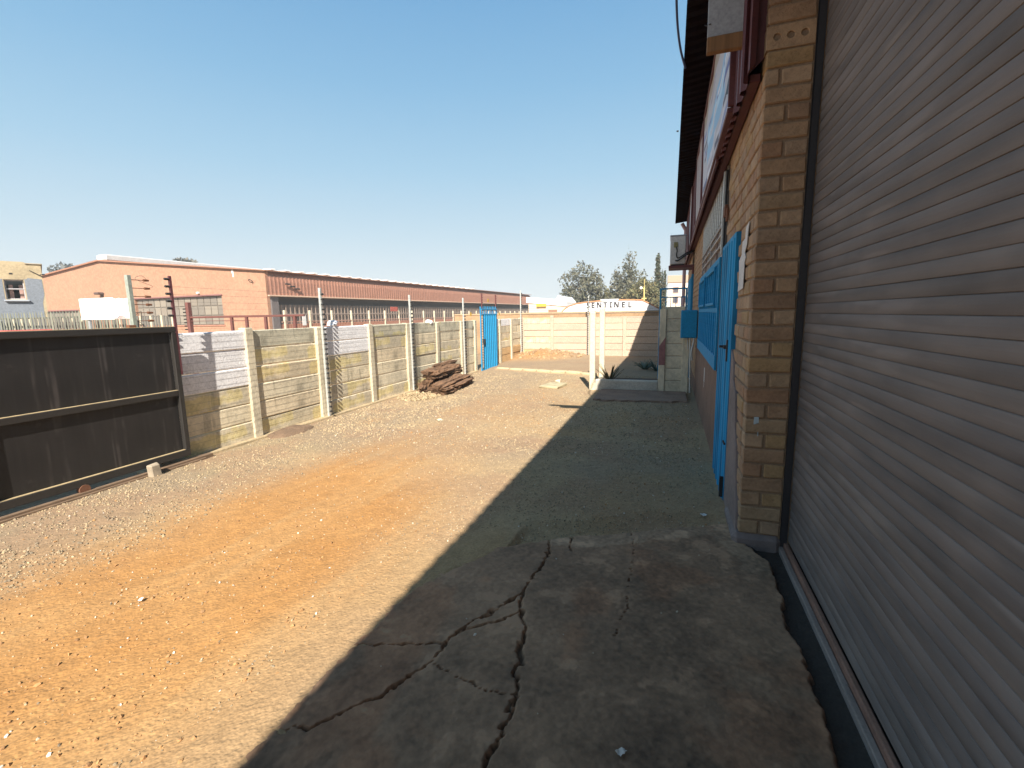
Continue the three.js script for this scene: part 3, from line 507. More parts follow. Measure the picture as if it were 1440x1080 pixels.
{
  const o = thing('rear_wall', 'cream precast concrete wall closing the far end of the yard', 'wall', [0, 0, -17.22]);
  o.rotation.y = Math.PI / 2;                                // local -z -> world -x, local +x -> world -z; front turned round below
  o.rotation.y = -Math.PI / 2;                               // local -z -> world +x, local +x -> world +z
  const pale = [[.60, .46, .345], [.56, .435, .33], [.63, .48, .36]].map(c => mat(c, { map: rep(grain, .8), bumpMap: rep(pit, 1.6), bumpScale: .003, roughness: .95 }));
  precast(o, [[-5.42, 1.46], [-4.24, 1.52], [-2.85, 1.5], [-1.55, 1.46], [-.33, 1.54], [.97, 1.5], [2.3, 1.5]], 6, { postMat: () => pale[0], m: (i, k) => i === 0 && (k === 0 || k === 3) ? M.panelMoss : i === 0 && k === 5 ? M.panelSoil : pale[Math.floor(rnd() * 3)] });
}
{
  const o = thing('brick_rear_wall', 'low tan wall top running just behind the cream precast wall', 'wall', [0, 0, -17.62]);
  add('wall_face', lim(-8.5, 3, 0, 1.58, 0, -.16, .01), mat([.40, .25, .14], { map: rep(blotch, 1), roughness: .95 }), o);
  add('coping', lim(-8.5, 3, 1.582, 1.645, .02, -.18, .012), mat([.44, .30, .18], { map: rep(blotch, 1.6), roughness: .95 }), o);
}
{
  const o = thing('short_wall', 'short shaded precast wall joining the workshop behind the meter box', 'wall', [0, 0, -9.63]);
  o.rotation.y = -Math.PI / 2;
  const grey = mat([.70, .60, .435], { map: rep(blotch, .8), bumpMap: rep(pit, 1.6), bumpScale: .004, roughness: .95 });
  precast(o, [[-.135, 1.65], [.30, 1.62]], 7, { postMat: () => grey, m: () => grey });
  const st = add('red_stain', lim(.0385, .0405, .55, 1.1, .075, .195, .0005), mat([.30, .14, .13], { map: rep(blotch, 2), roughness: 1 }), o);
}
{ // pale poles and planter
  const pole = (label, x, z, h) => { const o = thing('concrete_pole', label, 'pole', [x, 0, z], 'cream concrete poles at the planter'); add('shaft', uvm(cbox(.118, h + .1, .10, .014, .004).translate(0, h / 2 - .05, 0)), M.cream, o); add('top_face', uvm(cbox(.10, .02, .085, .006).translate(0, h + .008, 0)), M.cream, o); };
  pole('nearer cream concrete pole at the left end of the planter', -1.51, -9.63, 1.62); pole('farther cream concrete pole just behind the planter end', -1.46, -10.7, 1.70);
  const p = thing('planter', 'low cream kerb planter between the pole and the short wall', 'planter', [0, 0, -9.63]);
  add('front_kerb', uvm(cbox(1.26, .26, .10, .02, .01).translate(-.82, .10, 0)), mat([.55, .50, .42], { map: rep(blotch, 1.2), bumpMap: rep(bumpFine, 3), bumpScale: .006, roughness: .95 }), p);
  add('side_kerb', uvm(cbox(.09, .22, .95, .02, .01).translate(-1.42, .08, -.52)), M.cream, p);
  add('soil_bed', lim(-1.38, -.1, -.1, .12, -.05, -1.1, .02), mat([.11, .075, .055], { map: rep(blotch, 2), bumpMap: rep(bumpFine, 6), bumpScale: .02, roughness: 1 }), p);
  const st = thing('broken_plank', 'flat broken slab lying on the planter soil', 'slab', [-.72, .13, -9.78]); add('slab', uvm(cbox(.55, .05, .14, .012, .03)), mat([.40, .27, .22], { map: rep(blotch, 2), roughness: .95 }), st, [0, .02, 0], [0, .06, 0]);
}
{ // raised rubble floor before the planter
  const s = new THREE.Shape(), pts = []; for (let i = 0; i <= 26; i++) pts.push([-1.3 + i * 1.62 / 26, 8.40 + .10 * (fbm(i * .5, 1, 3, 241) - .5) * 2 + .12 * sm(.4, .9, i / 26)]); pts.push([.32, 9.55], [-1.3, 9.55]);
  pts.forEach((p, i) => i ? s.lineTo(p[0], p[1]) : s.moveTo(p[0], p[1])); s.closePath();
  const g = new THREE.ExtrudeGeometry(s, { depth: .028, bevelEnabled: true, bevelSize: .012, bevelThickness: .012, bevelSegments: 2 }); g.rotateX(-Math.PI / 2);
  tag(add('broken_step', uvm(g), mat([.30, .20, .145], { map: rep(blotch, 1), bumpMap: rep(bumpFine, 4), bumpScale: .015, roughness: 1 })), 'worn reddish concrete step with a broken edge before the planter', null, null, 'structure');
}
{ // kerb strip across the yard
  const g = []; for (let k = 0; k < 7; k++) { const t0 = k / 7 + .004, t1 = (k + 1) / 7 - .004, a = [mix(-4.75, -1.72, t0), mix(-12.62, -11.85, t0)], b = [mix(-4.75, -1.72, t1), mix(-12.62, -11.85, t1)]; const l = Math.hypot(b[0] - a[0], b[1] - a[1]), q = uvm(cbox(l, .16, .20, .03, .03)); q.rotateY(-Math.atan2(b[1] - a[1], b[0] - a[0])); q.translate((a[0] + b[0]) / 2, -.005, (a[1] + b[1]) / 2); g.push(q); }
  const o = new THREE.Group(); o.name = 'kerb'; scene.add(o); tag(o, 'low sandy kerb crossing the yard by the blue gate', null, null, 'structure'); g.forEach(q => add('kerb_stone', q, mat([.52, .40, .24], { map: rep(blotch, 1), bumpMap: rep(bumpFine, 3), bumpScale: .01, roughness: 1 }), o));
}
{ // concrete cover
  const o = thing('drain_cover', 'flat square concrete drain cover lying in the gravel', 'drain cover', [-2.40, .02, -9.86]); add('slab', uvm(cbox(.42, .06, .62, .012, .03)), mat([.46, .39, .24], { map: rep(blotch, 2), roughness: .95 }), o, [0, 0, 0], [0, -.12, 0]); add('corner_chip', uvm(cbox(.12, .05, .10, .015, .03)), M.cream, o, [-.02, .03, -.52]);
}

// ---------------------------------------------------------------- electric fence along the walls
{
  const insul = (a) => { const g = new THREE.CylinderGeometry(.006, .006, .036, 6); g.rotateZ(Math.PI / 2); g.translate(.018, 0, 0); const h = new THREE.CylinderGeometry(.017, .017, .028, 8); h.rotateZ(Math.PI / 2); h.translate(.028, 0, 0); return mg([g, h]); };
  const ig = insul(), W = .078;
  const o = thing('electric_fence', 'electric fence of white steel posts and many thin wires along the left wall', 'electric fence', [-5.225, 0, 0]);
  const zs = [6.03, 8.69, 11.38, 16.48], tops = [2.06, 2.04, 2.05, 2.46];
  zs.forEach((z, i) => {
    const x = i === 3 ? -.02 : 0; const p = add('steel_post', lim(x - .018, x + .018, 0, tops[i], -z - .018, -z + .018, .003), M.steelWhite, o); p.rotation.set(0, 0, 0);
    const n = Math.floor((tops[i] - .1) / W), arr = []; for (let k = 0; k < n; k++) arr.push(ig.clone().translate(x + .018, .09 + k * W, -z)); tag(add('insulators', mg(arr), M.black, p), null, null, null, 'stuff');
  });
  const spans = [[3.66, 6.03], [6.03, 8.69], [8.69, 11.38], [11.38, 12.26], [13.7, 16.48]];
  for (const [a, b] of spans) { const arr = []; for (let k = 0; k < 25; k++) { const y = .09 + k * W; const sag = .006 * rnd(); arr.push(rod([.045, y + rr(-.004, .004), -a], [.045, y - sag, -(a + b) / 2], .0010, 4), rod([.045, y - sag, -(a + b) / 2], [.045, y + rr(-.004, .004), -b], .0010, 4)); } tag(add('wires', mg(arr), M.wire, o), null, null, null, 'stuff'); }
  for (const [z, y] of [[11.75, 1.62], [14.0, 1.62], [13.05, 2.02]]) add('warning_plate', lim(.05, .054, y - .05, y + .05, -z - .05, -z + .05, .001), mat([.62, .36, .03], { roughness: .6 }), o);
  const q = thing('electric_fence', 'dotted steel fence post standing at the cream rear wall', 'electric fence', [-2.85, 0, -17.1]);
  const pp = add('steel_post', lim(-.02, .02, 0, 2.2, -.02, .02, .003), M.steelWhite, q); { const arr = []; for (let k = 0; k < 27; k++) arr.push(ig.clone().rotateY(-Math.PI / 2).translate(0, .1 + k * W, .018)); tag(add('insulators', mg(arr), M.black, pp), null, null, null, 'stuff'); }
  const arr = []; for (let k = 19; k < 25; k++) arr.push(rod([-2.35, .09 + k * W, .05], [0, .09 + k * W, .05], .003, 4), rod([0, .09 + k * W, .05], [2.7, .09 + k * W, .05], .003, 4)); tag(add('wires', mg(arr), M.wire, q), null, null, null, 'stuff');
}
{ // blue sheet gate in the left wall
  const o = thing('blue_gate', 'narrow blue corrugated steel gate in the left wall', 'gate', [-5.10, -.02, -12.33]);
  add('sheet', ribSheet(-1.20, -.02, .02, 1.62, .148, .03, (u, v, h) => [h, v, u]), M.blueLit, o);
  add('upper_grille', mg([lim(-.01, .02, 1.62, 1.65, 0, -1.22, .003), lim(-.01, .02, 1.76, 1.79, 0, -1.22, .003), ...Array.from({ length: 9 }, (_, k) => rod([.005, 1.63, -.08 - k * .132], [.005, 1.86, -.08 - k * .132], .012, 6))]), M.blueLit, o);
  add('frame', mg([lim(-.03, .0, 0, 1.85, .05, 0, .004), lim(-.03, .0, 0, 1.80, -1.22, -1.26, .004), lim(-.03, 0, 0, .04, 0, -1.22, .004)]), M.blueLit, o);
  add('lock', uvm(cbox(.06, .14, .09, .008).translate(.03, .86, -.08)), M.dark, o);
  for (const z of [-.04, -1.16]) { const p = add('fence_post', mg([lim(-.015, .015, 1.8, 2.22, z - .015, z + .015, .003), ...[1.9, 1.97, 2.04, 2.11, 2.18].map(y => rod([0, y, z], [.0, y, z + (z > -.5 ? -.09 : -.07)], .011, 6))]), M.maroon, o); }
  for (let k = 0; k < 20; k++) add('spike', rod([.02, .25 + k * .075, .04], [.085, .25 + k * .075, .05], .008, 5, .004), M.dark, o);
}
{ // black sliding gate
  const o = thing('sliding_gate', 'black steel sliding gate with rust streaks at the left', 'gate', [-5.15, 0, 0]);
  const y0 = .075, y1 = 1.53, zR = -3.655, zL = 1.2, mid = .80;
  const bar = (a, b, c, d, e = .035) => lim(-e, .012, a, b, c, d, .005);
  add('frame', mg([bar(y1 - .06, y1, zL, zR), bar(y0, y0 + .075, zL, zR), bar(y0 + .075, y1 - .06, zR, zR + .055), bar(mid - .03, mid + .03, zL, zR + .055), bar(y0 + .075, mid - .03, -2.02, -1.96), bar(mid + .03, y1 - .06, -1.3, -1.24)]), M.gateFrame, o);
  const du = mat([.40, .30, .16], { map: rep(blotch, 4), roughness: 1 }); for (const [y, a, b] of [[mid + .03, zL, zR + .055], [y0 + .075, zL, zR + .055], [y1, zL, zR]]) add('dusty_edge', lim(-.028, .006, y - .001, y + .004, a, b, .001), du, o);
  const sh = (a, b, c, d) => add('sheet', lim(-.034, -.030, a, b, c, d, .0008), M.gate, o);
  sh(mid + .03, y1 - .06, zR + .055, -1.3); sh(y0 + .075, mid - .03, zR + .055, -2.02); sh(y0 + .075, mid - .03, -1.96, zL); sh(mid + .03, y1 - .06, -1.24, zL);
  // galvanised post with rod insulators, maroon post with bobbins
  const gp = add('galvanised_post', mg([lim(-.022, .022, y1 - .06, 2.06, -3.26, -3.30, .003)]), mat([.50, .54, .46], { roughness: .4, metalness: .4, map: grain }), o, [-.055, 0, 0]);
  const rb = []; for (let k = 0; k < 6; k++) { const y = 1.60 + k * .083; rb.push(rod([0, y, -3.30], [0.01, y, -3.44], .004, 5), rod([.01, y, -3.42], [.012, y, -3.47], .014, 7, .010)); } tag(add('rod_insulators', mg(rb), M.rust, gp), null, null, null, 'stuff');
  add('loose_wire', mg([tube([[.01, 2.02, -3.46], [.02, 2.06, -3.40], [.01, 2.03, -3.34], [.03, 1.95, -3.5], [.01, 1.94, -3.45]], .002, 24, 4), tube([[0, 1.66, -3.31], [.03, 1.7, -3.34], [.0, 1.62, -3.36], [.03, 1.58, -3.33], [.01, 1.54, -3.38], [.02, 1.6, -3.31]], .003, 24, 4)]), M.wire, gp);
  const mp = add('maroon_post', lim(-.006, .012, 1.0, 2.075, zR - .02, zR + .012, .003), mat([.11, .035, .04], { roughness: .6 }), o);
  const kb = []; for (let k = 0; k < 6; k++) { const y = 2.04 - k * .078; kb.push(rod([.003, y, zR + .012], [.003, y, zR + .055], .013, 8)); } tag(add('bobbins', mg(kb), M.black, mp), null, null, null, 'stuff');
  add('bracket', lim(.0, .05, y1 - .02, y1 + .03, -3.2, -3.27, .004), M.rust, gp);
  const tr = thing('gate_track', 'rusty steel track and kerb under the black gate', 'gate track', [-5.15, 0, 0]); add('rail', mg([lim(-.03, .03, -.05, .03, 1.2, -3.9, .006), lim(-.05, .05, -.06, .006, 1.2, -3.8, .004)]), mat([.18, .115, .07], { map: rep(blotch, 3), roughness: .95 }), tr);
  add('roller', mg([rod([.02, .05, -2.62], [-.03, .05, -2.62], .045, 14)]), M.rust, tr);
  const st = thing('concrete_stop', 'small upright concrete stop block under the black gate', 'block', [-5.06, 0, -3.19]); add('block', uvm(cbox(.07, .18, .10, .008, .02).translate(0, .03, 0)), mat([.36, .29, .21], { map: rep(blotch, 3), roughness: .95 }), st);
}

// ---------------------------------------------------------------- timber, chips, mounds, plants, litter
{
  const bark = tex(256, 256, (u, v) => { const a = fbm(u * 30, v * 4, 4, 301, 30, 4), b = fbm(u * 7, v * 7, 3, 303, 7); const k = .35 + 1.0 * a * a + .5 * (b - .4); return [k, k * .92, k * .84]; });
  const log = (label, p, L, w, h, ry, sd) => {
    const g = new THREE.CylinderGeometry(1, 1, L, 56, 84, false); g.rotateX(Math.PI / 2); const q = g.attributes.position;
    for (let i = 0; i < q.count; i++) { let x = q.getX(i), y = q.getY(i), z = q.getZ(i); const r = Math.hypot(x, y); if (r < .01) { q.setZ(i, z + .05 * (hsh(i, sd, 4) - .5)); continue; } const a = Math.atan2(y, x); const sq = 1 / Math.pow(Math.pow(Math.abs(Math.cos(a)), 3.4) + Math.pow(Math.abs(Math.sin(a)), 3.4), 1 / 3.4);
      const f = sq * (.80 + .42 * (fbm(a * 1.9 + 9, z * 2.4, 4, sd) - .45) - .30 * Math.pow(vn(a * 4 + 20, z * 1.1, sd + 7), 5) + .34 * (fbm(a * 7, z * 6, 4, sd + 3) - .5) - .22 * sm(.60, .75, fbm(a * 5 + 3, z * 9, 3, sd + 9)) + .20 * (vn(a * 7 + 30, z * .9, sd + 11) - .5) - .25 * sm(.72, .8, vn(a * 3.4 + 50, z * .35, sd + 12))); const e = 1 - .22 * sm(L * .36, L * .5, Math.abs(z)) * vn(a * 2, z, sd + 2); q.setXYZ(i, x * f * w / 2 * e, y * f * h / 2 * e, z + .14 * (vn(a * 2.2, 3, sd + 5) - .5) * Math.sign(z) * sm(L * .4, L * .5, Math.abs(z))); }
    g.computeVertexNormals(); const uv = g.attributes.uv; for (let i = 0; i < uv.count; i++) uv.setXY(i, uv.getX(i) * 2, uv.getY(i) * L * .6);
    const o = tag(add('timber_log', g, mat([.24, .14, .082], { map: bark, bumpMap: bark, bumpScale: .02, roughness: 1, flatShading: true }), scene, p, [rr(-.03, .03), ry, rr(-.2, .2)]), label, 'log', 'rough logs piled against the left wall'); return o;
  };
  log('widest rough log lying flat at the front of the pile', [-4.50, .10, -9.15], 1.75, .55, .28, .10, 311);
  log('rough log at the back bottom of the pile against the wall', [-4.92, .13, -9.35], 1.55, .36, .32, .03, 313);
  log('rough log on top of the pile, its cut end toward the yard', [-4.88, .34, -9.45], 1.60, .42, .26, .05, 317);
  log('thin broken plank resting highest beside the concrete wall', [-5.08, .45, -9.9], 1.1, .20, .12, .02, 319);
  log('short stub of log at the near end of the pile', [-4.86, .08, -8.45], .38, .22, .18, .5, 323);
  const chips = new THREE.InstancedMesh(uvm(cbox(.05, .008, .02, .002)), mat([1, 1, 1], { roughness: 1 }), 900); const im = new THREE.Matrix4(), q = new THREE.Quaternion(), cc = new THREE.Color();
  for (let k = 0; k < 900; k++) { const a = rnd() * 6.283, r = Math.sqrt(rnd()) * .55, d = Math.max(0, 1 - r / .55); q.setFromEuler(new THREE.Euler(rr(-.7, .7), rnd() * 6, rr(-.7, .7))); im.compose(V(-4.72 + Math.cos(a) * r * .75, groundH(-4.7, -8.1) + .01 + d * .06 * rnd(), -8.08 + Math.sin(a) * r), q, V(rr(.4, 1.5), 1, rr(.5, 1.4))); chips.setMatrixAt(k, im); const v = rr(.6, 1.15); cc.setRGB(.46 * v, .34 * v, .20 * v); chips.setColorAt(k, cc); }
  chips.name = 'wood_chips'; chips.castShadow = chips.receiveShadow = true; scene.add(chips); tag(chips, 'pale wood chips and bark before the logs', null, null, 'stuff');
}
{ // rubble on the earth mound
  const im = new THREE.Matrix4(), q = new THREE.Quaternion(), cc = new THREE.Color(), n = 420, g = uvm(new THREE.DodecahedronGeometry(1, 0)), m = new THREE.InstancedMesh(g, mat([1, 1, 1], { roughness: 1 }), n);
  for (let k = 0; k < n; k++) { const a = rnd() * 6.283, r = Math.sqrt(rnd()) * 1.5, x = Math.max(-5.2, -4.2 + Math.cos(a) * r * .9), z = Math.max(-17.1, -16.4 + Math.sin(a) * r * .8), s = .015 + .04 * Math.pow(rnd(), 3); q.setFromEuler(new THREE.Euler(rnd() * 6, rnd() * 6, 0)); im.compose(V(x, groundH(x, z) + s * .3, z), q, V(s * rr(.7, 1.4), s * rr(.5, 1), s)); m.setMatrixAt(k, im); const v = rr(.6, 1.2); cc.setRGB(.42 * v, .27 * v, .15 * v); m.setColorAt(k, cc); }
  m.name = 'rubble'; m.castShadow = m.receiveShadow = true; scene.add(m); tag(m, 'small rubble strewn on the earth mound in the far corner', null, null, 'stuff');
  // spoil at the foot of the left wall
  const g2 = new THREE.SphereGeometry(.3, 24, 12, 0, 6.283, 0, 1.57), p = g2.attributes.position; for (let i = 0; i < p.count; i++) { const f = .75 + .5 * fbm(p.getX(i) * 9 + 4, p.getZ(i) * 9, 3, 331); p.setXYZ(i, p.getX(i) * f * .7, p.getY(i) * f * .24, p.getZ(i) * f * 1.2); } g2.computeVertexNormals();
  tag(add('spoil_heap', uvm(g2), mat([.25, .16, .10], { map: rep(blotch, 2), bumpMap: rep(bumpFine, 6), bumpScale: .02, roughness: 1 }), scene, [-5.06, -.01, -5.05]), 'small brown heap of spoil at the foot of the left wall', 'soil heap');
}
function blades(n, len, w, lean, col, cut = 0) {            // rosette of folded, tapering leaves, each its own mesh
  const out = []; for (let k = 0; k < n; k++) { const a = k * 2.4 + rr(-.3, .3), le = lean * rr(.5, 1.3), L = len * rr(.65, 1.1), P = [], S = 5; const pt = (t, s) => { const ww = w * (1 - t * .9) * s, rad = Math.sin(le * t) * L, y = Math.cos(le * t * .8) * L * t; return [Math.cos(a) * rad - Math.sin(a) * ww, y, Math.sin(a) * rad + Math.cos(a) * ww]; };
    for (let i = 0; i < S; i++) { const t0 = i / S, t1 = (i + 1) / S; const A = pt(t0, -1), B = pt(t0, 1), C = pt(t1, 1), D = pt(t1, -1), E = pt(t0, 0), F = pt(t1, 0); E[1] -= w * .4; F[1] -= w * .4; P.push(...A, ...E, ...F, ...A, ...F, ...D, ...E, ...B, ...C, ...E, ...C, ...F); }
    const g = new THREE.BufferGeometry(); g.setAttribute('position', new THREE.Float32BufferAttribute(P, 3)); g.computeVertexNormals(); out.push(uvm(g)); } return out;
}
{
  const o = thing('aloe', 'dark spiky aloe growing at the sunny end of the planter', 'plant', [-1.18, .12, -9.85]); for (const g of blades(26, .46, .022, .75)) add('leaf', g, [mat([.10, .075, .035], { roughness: .8, side: 2 }), mat([.07, .085, .035], { roughness: .8, side: 2 })][rnd() < .5 ? 0 : 1], o);
  const b = thing('agave', 'grey green agave in the shade behind the planter', 'plant', [-.62, 0, -13.2]); for (const g of blades(30, .40, .028, 1.2)) add('leaf', g, mat([.12, .155, .115], { roughness: .7, side: 2 }), b);
  const d = thing('agave', 'darker blue green agave close to the short wall', 'plant', [-.30, 0, -12.9]); for (const g of blades(26, .38, .032, 1.1)) add('leaf', g, mat([.05, .085, .07], { roughness: .7, side: 2 }), d);
}
{
  const bit = (name, label, cat, p, r, col, s = 0) => { const g = new THREE.PlaneGeometry(r, r * .7, 5, 4), q = g.attributes.position; for (let i = 0; i < q.count; i++) { q.setZ(i, r * .3 * (vn(q.getX(i) * 3 / r, q.getY(i) * 3 / r, 341 + s) - .5)); q.setX(i, q.getX(i) + r * .18 * (hsh(i, s, 6) - .5)); q.setY(i, q.getY(i) + r * .18 * (hsh(i, s, 7) - .5)); } g.rotateX(-Math.PI / 2); g.computeVertexNormals(); return tag(add(name, uvm(g), mat(col, { roughness: .9, side: 2 }), scene, p, [0, s, 0]), label, cat); };
  bit('dry_leaf', 'pale dry leaf lying alone on the shaded concrete apron', 'leaf', [-.12, .026, -1.50], .035, [.55, .48, .42], 1);
  bit('paper_scrap', 'white paper scrap lying on the orange earth', 'litter', [-2.83, .02, -1.62], .03, [.8, .78, .74], 2);
  bit('paper_scrap', 'cream scrap lying on gravel short of the left wall', 'litter', [-3.3, .02, -6.2], .10, [.7, .58, .40], 3);
  bit('paper_scrap', 'white scrap beside the foot of the brick pier', 'litter', [.3, .012, -3.75], .05, [.62, .60, .58], 4);
  const bag = (label, p, c1, c2, s) => { const o = thing('plastic_bag', label, 'bag', p, 'bags snagged on the wall top'); const mk = (r, sd) => { const g = new THREE.IcosahedronGeometry(r, 3), q = g.attributes.position; for (let i = 0; i < q.count; i++) { const f = .6 + .8 * fbm(q.getX(i) * 1.6 / r + sd, q.getY(i) * 1.6 / r + q.getZ(i) / r, 3, sd); q.setXYZ(i, q.getX(i) * f, q.getY(i) * f * .8, q.getZ(i) * f); } g.computeVertexNormals(); return uvm(g); }; add('bag_body', mk(s, 351), mat(c1, { roughness: .5 }), o); add('bag_fold', mk(s * .6, 357), mat(c2, { roughness: .5 }), o, [0, s * .2, -s * .9]); };
  bag('crumpled white plastic bag caught on the wall top', [-5.36, 1.50, -6.42], [.82, .80, .80], [.75, .70, .74], .075);
  bag('orange and white plastic bag caught on the wall top', [-5.36, 1.45, -9.72], [.72, .68, .66], [.70, .27, .06], .085);
}

// ---------------------------------------------------------------- beyond the walls
const font = await new FontLoader().loadAsync('fonts/droid/droid_sans_bold.typeface.json');
{ // white curved board lettered SENTINEL
  const o = thing('lettered_board', 'white curved board lettered SENTINEL above the cream rear wall', 'sign', [0, 0, -18.1]);
  const out = [[-4.06, 1.2], [-4.06, 1.62], [-3.95, 1.74], [-3.75, 1.86], [-3.5, 1.935], [-3.1, 1.98], [-2.5, 2.025], [-2.0, 2.04], [-1.4, 2.03], [-1.02, 2.01], [-.75, 1.88], [-.42, 1.70], [-.30, 1.60], [-.30, 1.2]];
  const mk = (pts, d) => { const s = new THREE.Shape(); pts.forEach((p, i) => i ? s.lineTo(...p) : s.moveTo(...p)); s.closePath(); return uvm(new THREE.ExtrudeGeometry(s, { depth: d, bevelEnabled: true, bevelSize: .006, bevelThickness: .006, bevelSegments: 1 })); };
  add('face', mk(out, .10), mat([.84, .82, .81], { map: rep(grain, .6), roughness: .7 }), o, [0, 0, -.1]);
  const top = out.slice(1, -1), trim = [...top, ...top.slice().reverse().map(([x, y]) => [x, y + .035])];
  add('trim', mk(trim, .14), mat([.50, .24, .12], { roughness: .8 }), o, [0, .012, -.12]);
  add('cap', lim(-2.55, -1.87, 2.04, 2.105, .03, -.12, .012), mat([.84, .82, .80], { roughness: .7 }), o);
  [...'SENTINEL'].forEach((ch, i) => { const x = [-3.02, -2.83, -2.60, -2.37, -2.16, -1.95, -1.69, -1.45][i]; const g = new TextGeometry(ch, { font, size: .205, depth: .012, curveSegments: 4, bevelEnabled: false }); g.computeBoundingBox(); g.translate(-(g.boundingBox.max.x + g.boundingBox.min.x) / 2, 0, 0); add('letter', uvm(g), mat([.03, .026, .034], { roughness: .8 }), o, [x, 1.78 + .012 * (i > 1 && i < 6 ? 1 : .4), .008]); });
}
// warehouse: local frame with s along its long side (away) and t across the gable (to the left)
{
  const A = [-27.8, -26.63], L = [.0606, -.9982], T = [-.9982, -.0606]; const o = thing('warehouse', 'long orange warehouse with ribbed cladding and ridge vent beyond the wall', 'building', [A[0], 0, A[1]]);
  o.rotation.y = Math.atan2(-L[0], -L[1]);                   // local -z runs along the long side, local -x across the gable
  const S = 56, HW = 19.7, E = 5, AP = 6.78;
  const sh = new THREE.Shape(); [[0, 0], [0, E], [-HW, AP], [-2 * HW, E], [-2 * HW, 0]].forEach((p, i) => i ? sh.lineTo(...p) : sh.moveTo(...p)); sh.closePath();
  const hole = (a, b, c, d) => { const h = new THREE.Path(); h.moveTo(a, c); h.lineTo(b, c); h.lineTo(b, d); h.lineTo(a, d); h.closePath(); sh.holes.push(h); };
  hole(-15.5, -4.75, 1.2, 3.40); hole(-33, -24, 1.0, 2.62);
  const gw = new THREE.ExtrudeGeometry(sh, { depth: .25, bevelEnabled: false }); gw.translate(0, 0, -.25); add('gable_wall', uvm(gw), M.orange, o);
  const gwin = (a, b, c, d, nx) => { const w = new THREE.Group(); w.name = 'window'; o.add(w); add('backing', lim(a, b, c, d, -.20, -.24, .002), mat([.215, .18, .145], { map: rep(grain, .5), roughness: .6 }), w); add('sill', lim(a - .1, b + .1, c - .12, c, .05, -.15, .02), M.cladOrange, w); add('lintel', lim(a - .1, b + .1, d, d + .12, .06, -.1, .02), mat([.22, .10, .09]), w);
    for (let k = 0; k < nx; k++) for (let r = 0; r < 3; r++) { const x0 = mix(a, b, k / nx), x1 = mix(a, b, (k + 1) / nx), y0 = mix(c, d, r / 3), y1 = mix(c, d, (r + 1) / 3); add('pane', lim(x0 + .05, x1 - .05, y0 + .04, y1 - .04, -.16, -.19, .008), [mat([.235, .195, .155], { roughness: .4 }), mat([.20, .17, .14], { roughness: .35 }), mat([.26, .22, .175], { roughness: .45 })][Math.floor(rnd() * 3)], w); } };
  gwin(-15.5, -4.75, 1.2, 3.40, 14); gwin(-33, -24, 1.0, 2.62, 10);
  // long side: cladding above, recessed glazing, low wall
  add('cladding', ribSheet(-S, 0, 3.3, E, .34, .022, (u, v, h) => [.12 + h - .35 * Math.pow(sm(E - .55, E, v), 2), v, u], .01, 5), M.cladOrange, o);
  add('gutter_line', lim(.08, .26, 3.20, 3.30, 0, -S, .02), mat([.52, .36, .26], { roughness: .7 }), o);
  add('side_wall', mg([lim(-1.2, -.95, 0, 5, -.25, -S, .02), lim(-.3, -.05, 0, 1.15, -.25, -S, .02), lim(-.95, .1, 0, 3.3, -.26, -.9, .02), lim(-.95, .1, 0, 3.3, -S + .3, -S, .02)]), mat([.15, .125, .12], { roughness: .9 }), o);
  const w = new THREE.Group(); w.name = 'side_window'; o.add(w);
  add('backing', lim(-.22, -.20, 1.15, 2.62, -.9, -S + .3, .002), mat([.24, .19, .16], { map: rep(grain, .4), roughness: .5 }), w);
  const bars = []; for (let z = -1.2; z > -S + .5; z -= .42) bars.push(lim(-.10, -.06, 1.15, 2.62, z, z - .07, .004)); tag(add('mullions', mg(bars), mat([.30, .22, .17], { roughness: .8 }), w), null, null, null, 'stuff');
  add('transom', lim(-.11, -.05, 1.86, 1.94, -.9, -S + .3, .004), mat([.30, .23, .19], { roughness: .8 }), w);
  add('low_wall', lim(-.04, .02, 0, 1.15, -.3, -S, .006), mat([.40, .17, .10], { map: rep(grain, .5), roughness: .9 }), o);
  // roof and ridge vent
  const roof = new THREE.Shape(); [[.25, E - .01], [-HW, AP + .03], [-2 * HW - .2, E - .01], [-2 * HW - .2, E + .09], [-HW, AP + .15], [.25, E + .06]].forEach((p, i) => i ? roof.lineTo(...p) : roof.moveTo(...p)); roof.closePath();
  const rg = new THREE.ExtrudeGeometry(roof, { depth: S + .25, bevelEnabled: false }); rg.translate(0, 0, -S - .05); const rf = add('roof', uvm(rg), mat([.40, .185, .11], { map: rep(grain, .3), roughness: .8 }), o);
  add('ridge_vent', mg([lim(-HW - .7, -HW + .7, AP + .1, AP + .62, -.15, -S, .08)]), mat([.68, .66, .63], { map: rep(grain, .4), roughness: .6 }), rf);
  const te = []; for (let z = -.4; z > -34; z -= 1.35) te.push(lim(-.7, .16, E + .10, E + .20, z, z - .42, .02)); add('roof_edge_sheet', mg(te), mat([.80, .74, .68], { roughness: .6 }), rf);
  add('white_streak', mg([lim(-3.32, -3.18, 4.72, 5.27, .012, .002, .003), lim(-3.40, -3.18, 5.0, 5.27, .022, .013, .003)]), mat([.75, .70, .66]), o);
  add('wall_lamp', mg([lim(-20.3, -19.7, 3.95, 4.15, .5, 0, .04), lim(-20.0, -19.8, 3.75, 4.05, .12, 0, .02)]), mat([.10, .06, .05]), o);
  add('wall_lamp', mg([lim(-7.35, -7.15, 3.60, 3.75, .2, 0, .03)]), mat([.8, .75, .7]), o);
  add('hook', mg([tube([[-1.6, 4.35, .05], [-1.4, 4.45, .2], [-1.2, 4.32, .1], [-1.3, 4.22, .1]], .03, 10, 5)]), M.dark, o);
